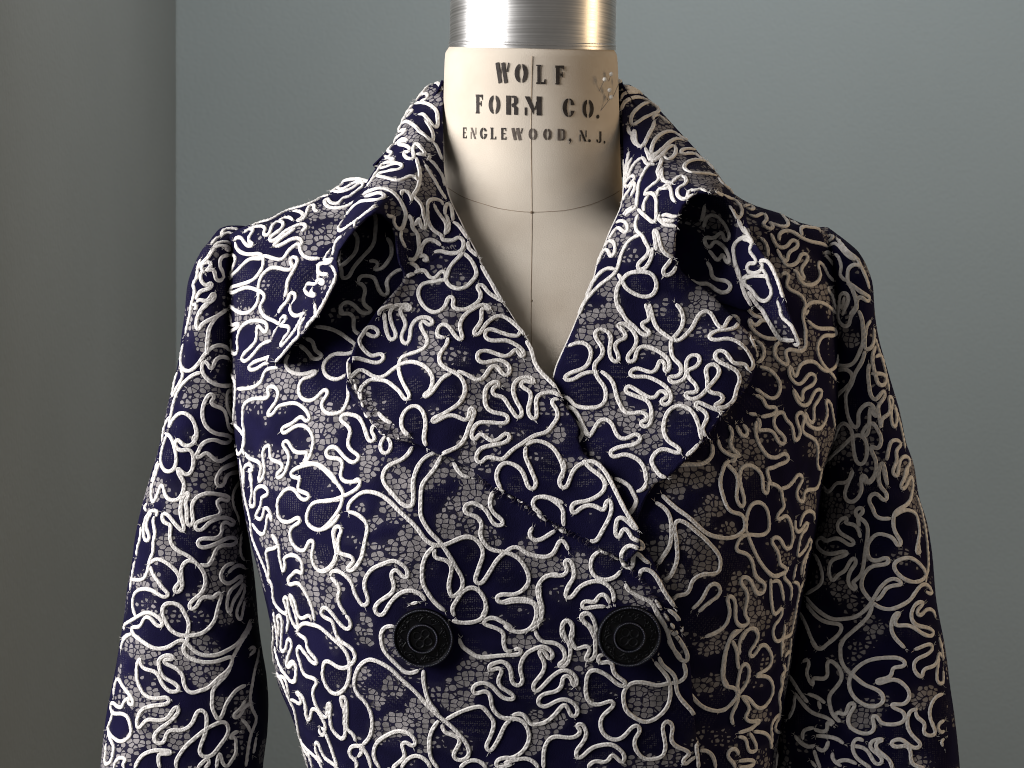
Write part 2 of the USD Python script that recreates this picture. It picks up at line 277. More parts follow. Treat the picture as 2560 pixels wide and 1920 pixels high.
def q_of(px, py, off=0.0):                 # pixel -> body-plane coordinates
    P = to3(np.asarray(px, float), np.asarray(py, float), ray_y(px, py, lambda X, Z: body_y(X, Z) - off)); return np.stack([P[..., 0] / S + 1280, 960 - (P[..., 2] - ZC) / S], -1)
sheets = {}
def body_patch(poly_q, off, step=8.0, th=.0016):
    P, T = tri_poly(poly_q, step); X = (P[:, 0] - 1280) * S; Z = ZC + (960 - P[:, 1]) * S
    V = np.stack([X, body_y(X, Z) - off, Z], -1)
    if vnormals(V, T)[:, 1].mean() > 0: T = T[:, ::-1]
    return V, T
KT = .965
def side(sgn, a, b):
    y = np.arange(a, b, 10.0); r = BODY(y); return [((r[i, 0] + r[i, 1]) / 2 + sgn * KT * (r[i, 1] - r[i, 0]) / 2, y[i]) for i in range(len(y))]
vl = [tuple(q_of(x, y)) for x, y in ((1075, 462), (1120, 560), (1230, 770), (1330, 930), (1400, 1010), (1420, 1050), (1480, 1180), (1560, 1290), (1625, 1385), (1655, 1450), (1686, 1516), (1708, 1584), (1716, 1625), (1725, 1665), (1736, 1805), (1752, 1930))]
vr = [tuple(q_of(x, y)) for x, y in ((1585, 462), (1560, 560), (1490, 720), (1440, 850), (1400, 960), (1392, 1010), (1390, 1100), (1450, 1250), (1550, 1450), (1600, 1600), (1620, 1930))]
polyl = Polygon([*side(-1, 462, 2015), (vl[-1][0] + 10, 2005), *vl[::-1]]).buffer(0)
polyr = Polygon([*side(1, 462, 2015), (vr[-1][0], 2005), *vr[::-1]]).buffer(0)
sheets['bl'] = body_patch(polyl, .0042); sheets['br'] = body_patch(polyr, 0.0)
rows = np.concatenate([np.arange(455, 600, 5), np.arange(600, 2016, 12)])
bk = [(ZC + (960 - r) * S, ((BODY(r)[0] + BODY(r)[1]) / 2 - 1280) * S, (BODY(r)[1] - BODY(r)[0]) / 2 * S, BODY(r)[2] * .995 - .0005, BODY(r)[3], 0.0) for r in rows]
a = math.acos(min(1, .945)) * 1.0
bkv, bkf = loft(bk, 121, -0.52, math.pi + 0.52, p=PB)
sheets['back'] = (bkv, bkf)

# sleeves: py, outer silhouette, inner silhouette
SL = table([(566, 566, 592), (569, 556, 597), (576, 546, 594), (589, 537, 588), (611, 527, 580), (640, 510, 576), (670, 494, 574), (709, 481, 572), (773, 474, 571), (850, 460, 575), (912, 451, 579), (990, 430, 584), (1072, 413, 588), (1104, 405, 590), (1161, 391, 601), (1220, 374, 607), (1300, 354, 614), (1402, 336, 626), (1478, 323, 634), (1557, 315, 642), (1640, 302, 654), (1700, 290, 664), (1765, 276, 668), (1826, 266, 666), (1906, 258, 656), (2020, 250, 646)])
SR = table([(570, 2070, 2040), (576, 2078, 2036), (586, 2090, 2042), (604, 2108, 2060), (646, 2141, 2074), (673, 2156, 2078), (722, 2172, 2082), (773, 2176, 2083), (844, 2188, 2084), (923, 2211, 2085), (977, 2225, 2084), (1026, 2241, 2082), (1110, 2262, 2066), (1153, 2276, 2050), (1238, 2290, 2036), (1306, 2308, 2026), (1373, 2318, 2010), (1441, 2325, 1998), (1495, 2331, 1986), (1550, 2341, 1974), (1620, 2354, 1962), (1700, 2366, 1948), (1786, 2378, 1934), (1920, 2393, 1920), (2020, 2400, 1912)])
def sleeve(tb, yc, seed):
    r = np.concatenate([np.arange(tb.x[0], 620, 3), np.arange(620, 2016, 9)]); k = S * (D + yc) / D; L = []
    for q in r:
        o, i = tb(q); i = i + math.copysign(24, i - o) * min(1, max(0, (1180 - q) / 120)); h = abs(i - o) / 2; dep = min(.054, max(h * S * 1.35 + .010, .047)) * min(1, .22 + (q - tb.x[0]) / 85)
        L.append((ZC + (960 - q) * k, ((o + i) / 2 - 1280) * k, h * k, dep, dep, yc))
    V, F = loft(L, 161, p=2.6)
    c = V[:, :].copy(); n = V - np.array([[0, yc, 0]]); cx = np.repeat([l[1] for l in L], 161)
    d = np.stack([V[:, 0] - cx, V[:, 1] - yc, np.zeros(len(V))], -1); d /= np.linalg.norm(d, axis=1, keepdims=True) + 1e-9
    edge = np.abs(d[:, 0]) ** 6
    V = V + d * (wob(V, .0034, 17.0, seed) * (1 - edge))[:, None]
    return V, F
sheets['sl'] = sleeve(SL, .012, 8); sheets['sr'] = sleeve(SR, .012, 9)

# collar and lapels: pixel outlines with a depth field through control points
def off(px, py, mm): return (px, py, float(ray_y(px, py, body_y)) - mm / 1000)
CL = [(692, 900, -.098), off(672, 895, 5), off(682, 842, 4), off(712, 780, 3), off(745, 735, 3), off(790, 668, 3), off(832, 616, 3), off(865, 540, 3), off(880, 503, 4), (735, 852, -.104), (775, 805, -.112), (802, 772, -.117), (838, 700, -.120), (838, 650, -.118), (868, 590, -.116), (890, 564, -.112), (937, 530, -.106), (905, 482, -.050), (940, 420, -.034), (985, 360, -.016), (1020, 285, .004), (1100, 205, .026),
      (1108, 230, .004), (1110, 330, -.022), (1112, 440, -.048), (1125, 510, -.064), (1165, 580, -.076), (1020, 420, -.062), (1000, 500, -.086), (1040, 340, -.038), (1050, 520, -.084), (965, 540, -.094), (985, 585, -.096), (1000, 650, -.096), (1010, 690, -.094), (930, 470, -.072),
      off(1180, 600, 9), off(1255, 754, 7), off(1340, 910, 6.5), off(1404, 985, 7.5), off(1450, 1080, 7.5), off(1500, 1180, 8), off(1560, 1280, 8), off(1600, 1340, 8), off(900, 800, 17), off(868, 930, 16), off(870, 990, 15), off(920, 1060, 14), off(1030, 1100, 12), off(1130, 1145, 10), off(1250, 1225, 10), off(1400, 1320, 9), off(1540, 1400, 8.5), off(1050, 900, 13), off(1200, 1000, 11), off(950, 780, 16), off(1100, 760, 13), off(1350, 1180, 9.5)]
CR = [(1556, 210, .018), (1560, 300, -.01), (1560, 400, -.036), (1558, 470, -.054), (1540, 550, -.070), (1515, 620, -.082), (1552, 208, .034), (1597, 227, .028), (1647, 270, .016), (1694, 325, .002), (1737, 370, -.012), (1792, 431, -.034), (1828, 480, -.054), (1857, 514, -.070), (1890, 612, -.092), (1928, 664, -.096), (1958, 735, -.097), (1988, 833, -.092), (1999, 863, -.088), (1960, 846, -.083), (1904, 771, -.081),
      (1848, 697, -.079), (1833, 621, -.078), (1845, 550, -.080), (1790, 480, -.088), (1727, 486, -.094), (1695, 540, -.096), (1688, 640, -.098), (1705, 680, -.096), (1630, 430, -.060), (1650, 500, -.084), (1600, 350, -.032), (1600, 560, -.088), (1680, 420, -.058), (1740, 440, -.066),
      off(1484, 700, 8), off(1420, 852, 6), off(1390, 940, 5), off(1400, 1010, 3), off(1420, 1100, 2.8), off(1470, 1200, 2.8), off(1560, 1330, 3), off(1610, 1250, 4.5), off(1640, 1207, 6), off(1724, 1140, 12), off(1765, 1096, 15), off(1811, 1034, 18), off(1852, 990, 20), off(1887, 917, 21), off(1873, 836, 19), off(1790, 750, 14), off(1650, 900, 11), off(1750, 800, 13), off(1530, 1100, 6), off(1560, 950, 8), off(1600, 750, 12)]
UR = [(1833, 621, -.0765), (1848, 697, -.0775), (1904, 771, -.0795), (1843, 550, -.078), (1789, 481, -.080), (1727, 486, -.062), (1700, 640, -.070), (1770, 640, -.066), (1780, 560, -.056), (1800, 720, -.078), (1860, 815, -.082), (1720, 560, -.056)]
def field(ctl):
    c = np.array(ctl); f = RBFInterpolator(c[:, :2] / 100, c[:, 2], kernel='thin_plate_spline', smoothing=1e-3)
    return lambda px, py: f(np.stack([px, py], -1) / 100)
fl, frt, fu = field(CL), field(CR), field(UR)
def smooth_poly(pts, n=1):
    return Polygon(pts).buffer(0)
def px_patch(pts, f, step=7.0, low=None):
    P, T = tri_poly(smooth_poly(pts), step); y = f(P[:, 0], P[:, 1])
    b = ray_y(P[:, 0], P[:, 1], body_y)
    if low is not None: y = np.where(P[:, 1] > low, np.minimum(y, b - .0022), y)
    V = to3(P[:, 0], P[:, 1], y)
    V[:, 1] -= wob(V, .0010, 30.0, 12)
    if vnormals(V, T)[:, 1].mean() > 0: T = T[:, ::-1]
    return V, T
PCL = [(1099, 204), (1070, 215), (1050, 240), (1022, 275), (1000, 315), (985, 358), (962, 385), (940, 418), (917, 455), (905, 480), (880, 503), (865, 540), (845, 570), (832, 616), (812, 645), (790, 668), (765, 718), (745, 737), (727, 762), (710, 783), (697, 812), (682, 842), (671, 880), (668, 906), (689, 908), (712, 880), (735, 852), (757, 832), (775, 805), (790, 790), (802, 772), (817, 743), (838, 700), (842, 680), (838, 650), (846, 622), (868, 590), (890, 564), (915, 540), (937, 528), (958, 535), (980, 556), (992, 590), (997, 630), (1001, 655), (1012, 680), (1020, 700), (1100, 640), (1178, 608),
       (1150, 552), (1125, 500), (1115, 470), (1110, 420), (1108, 340), (1107, 280), (1108, 215)]
PPL = [(1012, 672), (1012, 700), (985, 735), (972, 750), (945, 779), (920, 811), (900, 833), (890, 863), (881, 888), (868, 912), (866, 940), (870, 968), (880, 990), (892, 1005), (905, 1022), (922, 1045), (940, 1068), (955, 1083), (990, 1097), (1033, 1105), (1065, 1118), (1095, 1135), (1130, 1143), (1180, 1175), (1234, 1218), (1288, 1242), (1340, 1278), (1391, 1312), (1437, 1335), (1470, 1352), (1502, 1373), (1545, 1394), (1567, 1405), (1600, 1372),
       (1598, 1325), (1580, 1297), (1564, 1278), (1545, 1240), (1526, 1201), (1513, 1176), (1492, 1158), (1475, 1148), (1458, 1130), (1450, 1110), (1446, 1090), (1448, 1070), (1440, 1050), (1425, 1030), (1412, 1012), (1404, 996), (1391, 969), (1370, 948), (1356, 933), (1337, 907), (1329, 877), (1318, 848), (1298, 820), (1272, 778), (1255, 754), (1230, 710), (1203, 662), (1190, 630), (1172, 597), (1168, 590)]
PCR = [(1552, 210), (1575, 212), (1598, 226), (1625, 250), (1649, 275), (1672, 300), (1695, 325), (1718, 350), (1738, 372), (1762, 400), (1792, 432), (1812, 458), (1829, 480), (1845, 498), (1858, 514), (1870, 560), (1883, 605), (1896, 625), (1912, 645), (1928, 664), (1944, 698), (1958, 735), (1965, 775), (1988, 833), (1999, 860), (1992, 864), (1978, 856), (1965, 850), (1950, 850), (1933, 826), (1915, 796), (1902, 770), (1878, 765), (1862, 735), (1849, 697), (1838, 660), (1833, 622), (1839, 590), (1843, 560), (1840, 540), (1823, 512), (1806, 492), (1789, 483), (1767, 479), (1745, 480), (1722, 492), (1705, 512), (1696, 540), (1690, 590), (1688, 640), (1694, 665), (1705, 684), (1690, 690), (1600, 640), (1500, 646),
       (1511, 616), (1524, 582), (1538, 552), (1550, 525), (1557, 498), (1560, 441), (1559, 380), (1555, 300), (1552, 250)]
PPR = [(1508, 622), (1600, 612), (1690, 650), (1705, 680), (1735, 705), (1762, 722), (1790, 748), (1830, 788), (1873, 834), (1888, 868), (1891, 908), (1879, 950), (1852, 990), (1811, 1034), (1765, 1096), (1724, 1140), (1692, 1172), (1667, 1195), (1637, 1208), (1616, 1240), (1591, 1300), (1566, 1330), (1500, 1260), (1450, 1180), (1410, 1100), (1398, 1040), (1394, 985), (1384, 945), (1392, 915), (1420, 852), (1440, 805), (1462, 752), (1484, 700), (1494, 660)]
PUR = [(1722, 492), (1745, 478), (1789, 478), (1825, 508), (1848, 545), (1840, 590), (1836, 622), (1842, 660), (1852, 697), (1866, 735), (1884, 766), (1868, 775), (1840, 770), (1790, 752), (1762, 724), (1735, 708), (1705, 686), (1680, 640), (1684, 540)]
sheets['cl'] = px_patch(PCL, fl, low=560); sheets['pl'] = px_patch(PPL, fl, low=560)
sheets['cr'] = px_patch(PCR, frt, low=560); sheets['pr'] = px_patch(PPR, frt, low=560)
sheets['ur'] = px_patch(PUR, fu, low=0)
# the collar's back, standing round the neck
ba = np.linspace(-0.12, math.pi + 0.12, 80); bv = np.linspace(0, 1, 16); BV = []
for t in bv:
    r = .0535 + .0405 * t ** 1.25; z = ZC + (960 - (206 + 214 * t)) * S; BV.append(np.stack([(1329 - 1280) * S + r * 1.02 * np.cos(ba), .012 + r * .95 * np.sin(ba), np.full(80, z + .004 * np.sin(ba).mean())], -1))
BV = np.array(BV).reshape(-1, 3); ii = np.arange(16 * 80).reshape(16, 80)
BF = np.concatenate([np.stack([ii[:-1, :-1], ii[1:, :-1], ii[1:, 1:]], -1).reshape(-1, 3), np.stack([ii[:-1, :-1], ii[1:, 1:], ii[:-1, 1:]], -1).reshape(-1, 3)])
sheets['cb'] = (BV, BF)

# where the lace is open net (net) and where it is fine tulle (fine)
NETS = """sl 7 539,638
bl 17 772,614 768,589
bl 9 686,658 718,658
bl 10 777,537
F 20 608,690
F 17 613,746
F 15 649,614
F 20 694,722
F 22 755,682
F 15 551,724
bl 11 805,530 851,528
bl 15 810,589 827,582
cl 11 947,459 1011,461 1026,466
cl 12 1061,434 1068,461 1073,478 1058,493
cl 10 977,518 994,528
cl 10 1056,582 1073,589
pl 15 1021,712 1001,737 982,754
pl 11 1122,616
pl 10 1233,773 1245,786
F 22 1154,680 1142,700
F 20 1154,754
F 20 1080,734
cr 17 1676,405 1668,434 1693,429 1688,407
cr 11 1737,441 1791,469
cr 10 1590,424
cr 11 1570,508 1580,547 1575,577
cr 15 1553,596 1545,621
cr 12 1523,646 1521,665
cr 15 1666,582 1668,616
pr 10 1511,722 1531,712
pr 10 1533,742 1538,773
pr 15 1722,773 1747,744 1779,756
F 17 1666,513
F 12 1624,518
F 22 1599,710
F 22 1698,705
F 12 1668,773
F 15 1747,417
br 11 1873,564 1883,589
br 10 1900,616 1902,631
br 10 1937,658 1956,680
br 14 1986,705 2010,724 2040,737 2069,729
br 12 2025,744 2060,746
sl 12 483,787 502,828 510,863
sl 14 475,999 494,966 524,969
sl 11 521,982 548,999
sl 15 510,1161 535,1167 529,1194
bl 12 592,793 630,790 649,790
bl 11 657,828 665,839
bl 16 698,944 722,955 733,934
bl 14 706,980 727,977
bl 14 616,991 643,985 657,972
bl 19 787,1018 792,1058 811,1086 806,1121
bl 16 814,1045 844,1050
bl 14 782,1145 814,1153
bl 11 681,1170 673,1194
F 16 557,836
F 19 589,920
F 24 765,890
F 22 779,972
F 16 841,991
F 16 836,1077
F 14 424,1140
pl 16 1120,784 1134,801
pl 16 1071,850 1074,885 1077,912 1093,923
pl 19 1188,966 1191,993 1177,1012
pl 19 1234,934 1277,950 1307,906 1315,928
pl 16 1342,934 1364,966
pl 11 892,950 914,999 941,1048 974,1080 1012,1102
bl 16 816,1050 814,1086 805,1107
bl 11 835,1048
pl 16 1166,1118 1174,1140
bl 16 1104,1151 1126,1172 1166,1180
bl 14 984,1167 1006,1194
pl 14 1391,1086
F 22 1117,988
F 19 955,1001
F 19 1039,963
F 24 1153,890
F 16 843,991
F 19 1302,1080
F 19 914,1148
F 19 1039,1058
F 19 835,917
pr 20 1480,806 1518,795 1540,814
pr 16 1464,836 1486,841
pr 16 1627,850 1662,860
pr 18 1540,1004 1534,1020 1556,1039 1572,1056
pr 14 1469,1045 1491,1045
pr 16 1404,1056 1410,1080 1404,1099 1423,1126
pr 11 1431,1145
pr 15 1700,972 1697,993 1716,1010
pr 15 1643,1053 1646,1086 1624,1110 1602,1118
pr 16 1722,784 1743,768
pr 14 1855,836 1865,855
pr 11 1857,936 1860,955
br 16 1730,1180 1676,1199 1757,1194
F 19 1670,793
F 22 1757,841
F 22 1545,931
F 16 1431,898
F 24 1453,977
F 22 1708,1072
F 22 1662,1148
F 22 1372,1178
F 16 1461,1199
F 19 1494,1115
br 8 1877,841 1899,868
br 12 2026,841 2024,877 1991,896
sr 14 2110,828 2129,847
br 11 2053,1099 2067,1086
br 12 1866,1151 1893,1156
sr 11 2108,1086
sl 16 510,1161 529,1166 532,1188
sl 19 494,1204 510,1215 486,1221
sl 9 424,1264 440,1272 467,1280
sl 12 567,1272
sl 9 581,1324 576,1332
sl 14 413,1356 413,1381 434,1389
sl 16 576,1386 548,1394 535,1421 532,1448 548,1470 521,1476
sl 9 375,1457 353,1459
sl 9 559,1543
bl 12 673,1196 689,1199 706,1210
bl 11 684,1302 711,1318 689,1329
bl 11 665,1345 673,1356
bl 9 717,1351 722,1375
bl 16 765,1394 779,1435 814,1443
bl 18 774,1457 787,1476 820,1492 828,1473
bl 14 792,1503 817,1503
bl 8 698,1557
F 22 733,1256
F 16 809,1378
F 14 755,1332
F 27 806,1288
F 16 372,1505
bl 15 816,1095 814,1125 830,1161
bl 11 925,1131 919,1161 917,1185
bl 16 984,1188 995,1204 990,1220 1012,1217 1017,1236
bl 7 1069,1212 1071,1204
bl 14 1098,1185 1120,1166 1107,1177
pl 16 1169,1123 1174,1142 1163,1161
bl 11 1134,1177
bl 16 1180,1217 1163,1242 1142,1264 1126,1288 1115,1304 1120,1323 1153,1323 1188,1318
bl 16 1158,1304 1134,1277 1191,1242 1185,1212
bl 14 1193,1245 1218,1250
bl 7 903,1269
bl 8 963,1266 965,1288 941,1302 927,1318
bl 8 990,1277 974,1291
bl 15 1022,1334 1014,1359 1041,1359 1033,1378 995,1369 960,1378 922,1386 930,1402 955,1391 1009,1386 1044,1380
bl 12 1025,1402 1036,1416
bl 15 1036,1451 1006,1462 1031,1462
bl 12 1220,1334 1234,1350
bl 11 1310,1383 1321,1361
bl 14 1334,1416 1359,1416 1383,1410
bl 9 1342,1429
bl 12 852,1402 862,1418 892,1437
bl 11 1329,1478 1321,1489
bl 11 816,1451 827,1470
F 19 1172,1383
F 24 1258,1429
F 24 1372,1174
F 19 1288,1215
F 14 811,1378
F 22 1174,1510
F 16 827,1280
F 19 1288,1521
br 15 1700,1183 1743,1199 1773,1180 1743,1183 1722,1199
br 12 1684,1237 1700,1210
br 12 1784,1253 1757,1286 1754,1302
br 9 1795,1275
br 8 1822,1313 1827,1334
br 12 1657,1359 1635,1386 1640,1372
br 8 1662,1321
br 14 1705,1340 1722,1359 1743,1364 1741,1381 1762,1383 1765,1402 1749,1419 1770,1421
br 14 1694,1435 1686,1451 1703,1457 1673,1467
bl 12 1513,1343 1510,1359 1537,1362 1545,1378
bl 14 1453,1405 1456,1424 1445,1408
bl 11 1358,1416 1383,1410
bl 12 1545,1467 1562,1486 1581,1486
bl 11 1619,1505 1594,1500
pr 12 1624,1183 1627,1207
pl 11 1426,1164
F 22 1464,1202
br 14 2021,1251 2026,1260
br 14 1885,1509 1896,1544 1891,1558
br 8 1970,1395
sr 14 2070,1246 2097,1262 2116,1273 2089,1284
sr 12 2070,1322 2059,1333
sr 15 2089,1458 2108,1479
sl 13 328,1608 344,1629 368,1638 382,1648
sl 12 497,1598 516,1608 532,1622 518,1615
sl 12 457,1638 471,1650 452,1662
sl 13 497,1692 518,1676 509,1704 520,1692
sl 9 344,1756 339,1737
sl 9 328,1704
sl 13 325,1859 344,1845 316,1878 330,1887
sl 12 379,1854 368,1824
sl 12 433,1843 455,1838 443,1857
sl 12 563,1546
sl 8 539,1758 551,1756
bl 13 973,1586 978,1611 996,1627
bl 11 912,1551 907,1576 917,1599
bl 11 981,1703 973,1723 996,1723
bl 11 933,1738 940,1753 953,1738
bl 14 1044,1766 1034,1781 1062,1786 1052,1801 1019,1801 981,1804 973,1822 948,1822
bl 11 1059,1814 993,1822 948,1837
bl 10 1072,1804
bl 9 1059,1834 1059,1867
bl 13 1188,1654 1211,1654
bl 13 1166,1670 1188,1670 1211,1675 1201,1690 1160,1695 1181,1700
bl 10 1128,1710 1150,1708
bl 13 1138,1723 1128,1735 1120,1748 1130,1761 1143,1753 1163,1753 1171,1723
bl 10 907,1685
F 13 778,1814
F 20 834,1697
F 18 1183,1822
F 23 1186,1523
bl 11 1285,1596 1311,1604 1328,1609
bl 11 1437,1657 1463,1665 1452,1647
bl 13 1437,1728 1457,1748 1463,1763
bl 11 1341,1791 1366,1827 1387,1811 1397,1796 1344,1829
bl 10 1336,1859 1328,1875
bl 11 1576,1910 1602,1908 1627,1908
bl 11 1690,1887 1673,1903
bl 14 1597,1728 1625,1741 1650,1730 1635,1766 1607,1778 1589,1753
br 11 1766,1622 1792,1611 1799,1591
br 10 1787,1700 1756,1720 1741,1708
F 18 1627,1852
F 20 1501,1720
F 20 1290,1525
br 11 1896,1553 1909,1541 1886,1530
br 11 1889,1786 1909,1786
sr 13 2294,1741 2322,1735 2301,1753
cl 11 1076,234 1085,252
cl 12 1019,320 1035,338 1051,352 1067,374
cr 11 1640,334 1649,320 1667,311
cr 12 1676,406 1692,402 1667,429 1688,424
cr 8 1699,361"""
nets = {}
for line in NETS.split('\n'):
    q = line.split(); nets.setdefault(q[0], []).append((float(q[1]), np.array([[float(c) for c in p.split(',')] for p in q[2:]])))
def seg_d(P, A):
    if len(A) == 1: return np.linalg.norm(P - A[0], axis=1)
    d = np.full(len(P), 1e9)
    for a, b in zip(A[:-1], A[1:]):
        t = np.clip(((P - a) @ (b - a)) / ((b - a) @ (b - a) + 1e-9), 0, 1); d = np.minimum(d, np.linalg.norm(P - a - t[:, None] * (b - a), axis=1))
    return d
def lace_masks(key, V):
    P = topx(V); n1 = np.zeros(len(V)); f1 = np.zeros(len(V)); jit = (meshkit.noise(V * 160, 3) - .5) * 8
    for r, A in nets.get(key, []): n1 = np.maximum(n1, np.clip((1.95 * r + 8 - seg_d(P, A) + jit) / (.8 * r + 8), 0, 1))
    for r, A in nets.get('F', []): f1 = np.maximum(f1, np.clip((1.25 * r - seg_d(P, A) + jit) / (.5 * r), 0, 1))
    wild = meshkit.fbm(V * 38, 2, 21)
    if key in ('back', 'cb', 'sl', 'sr', 'br', 'ur'): n1 = np.maximum(n1, np.clip((wild - (.50 if key in ('back', 'cb') else .60)) * 7, 0, .9))
    f1 = np.maximum(f1, np.clip((meshkit.fbm(V * 45, 2, 33) - .58) * 6, 0, .6)); n1 = np.maximum(n1, np.clip((meshkit.fbm(V * 70, 2, 44) - .60) * 8, 0, .62))
    return n1, f1

BASE = np.array([(1329 - 1280) * S, 0, ZC + (960 - 2015) * S])
jacket = thing('jacket', BASE, label='navy lace double-breasted jacket with white braid flowers worn on the dress form', category='jacket')
def jpart(name, keys_, th=.0016, **k):
    Vs, Fs, n1, f1, o = [], [], [], [], 0
    for key_ in keys_:
        V, T = sheets[key_]; N = vnormals(V, T); a, b = lace_masks(key_, V)
        V2, F2 = solid(V, T, N, th); Vs.append(V2); Fs.append(F2 + o); o += len(V2); n1 += [a, a]; f1 += [b, b]
    V, F = np.vstack(Vs), np.vstack(Fs)
    p = obj(name, tm(V - BASE, F), 'navy_lace', jacket, smooth=True, **k)
    prim_attr(p, 'net', np.concatenate(n1)); prim_attr(p, 'fine', np.concatenate(f1)); return p
for k_ in ('back', 'cb', 'sl', 'sr'):           # outward normals
    V, T = sheets[k_]; c = V.mean(0) if k_ in ('back', 'cb') else None
    N = vnormals(V, T)
    ctr = np.stack([np.full(len(V), V[:, 0].mean()), np.full(len(V), .0), V[:, 2]], -1)
    if k_ in ('sl', 'sr'):
        tb, kk = (SL if k_ == 'sl' else SR), S * (D + .012) / D; py = 960 - (V[:, 2] - ZC) / kk; ctr[:, 0] = (tb(py).mean(1) - 1280) * kk
    if ((V - ctr) * N).sum(1).mean() < 0: sheets[k_] = (V, T[:, ::-1])
parts = {'bl': jpart('front_panel', ['bl']), 'br': jpart('front_panel', ['br']), 'back': jpart('back_panel', ['back']), 'sl': jpart('sleeve', ['sl']), 'sr': jpart('sleeve', ['sr']),
         'cl': jpart('collar', ['cl', 'cb', 'cr']), 'pl': jpart('lapel', ['pl']), 'pr': jpart('lapel', ['pr']), 'ur': jpart('collar_facing', ['ur'])}
parts['cr'] = parts['cl']; parts['ul'] = parts['bl']

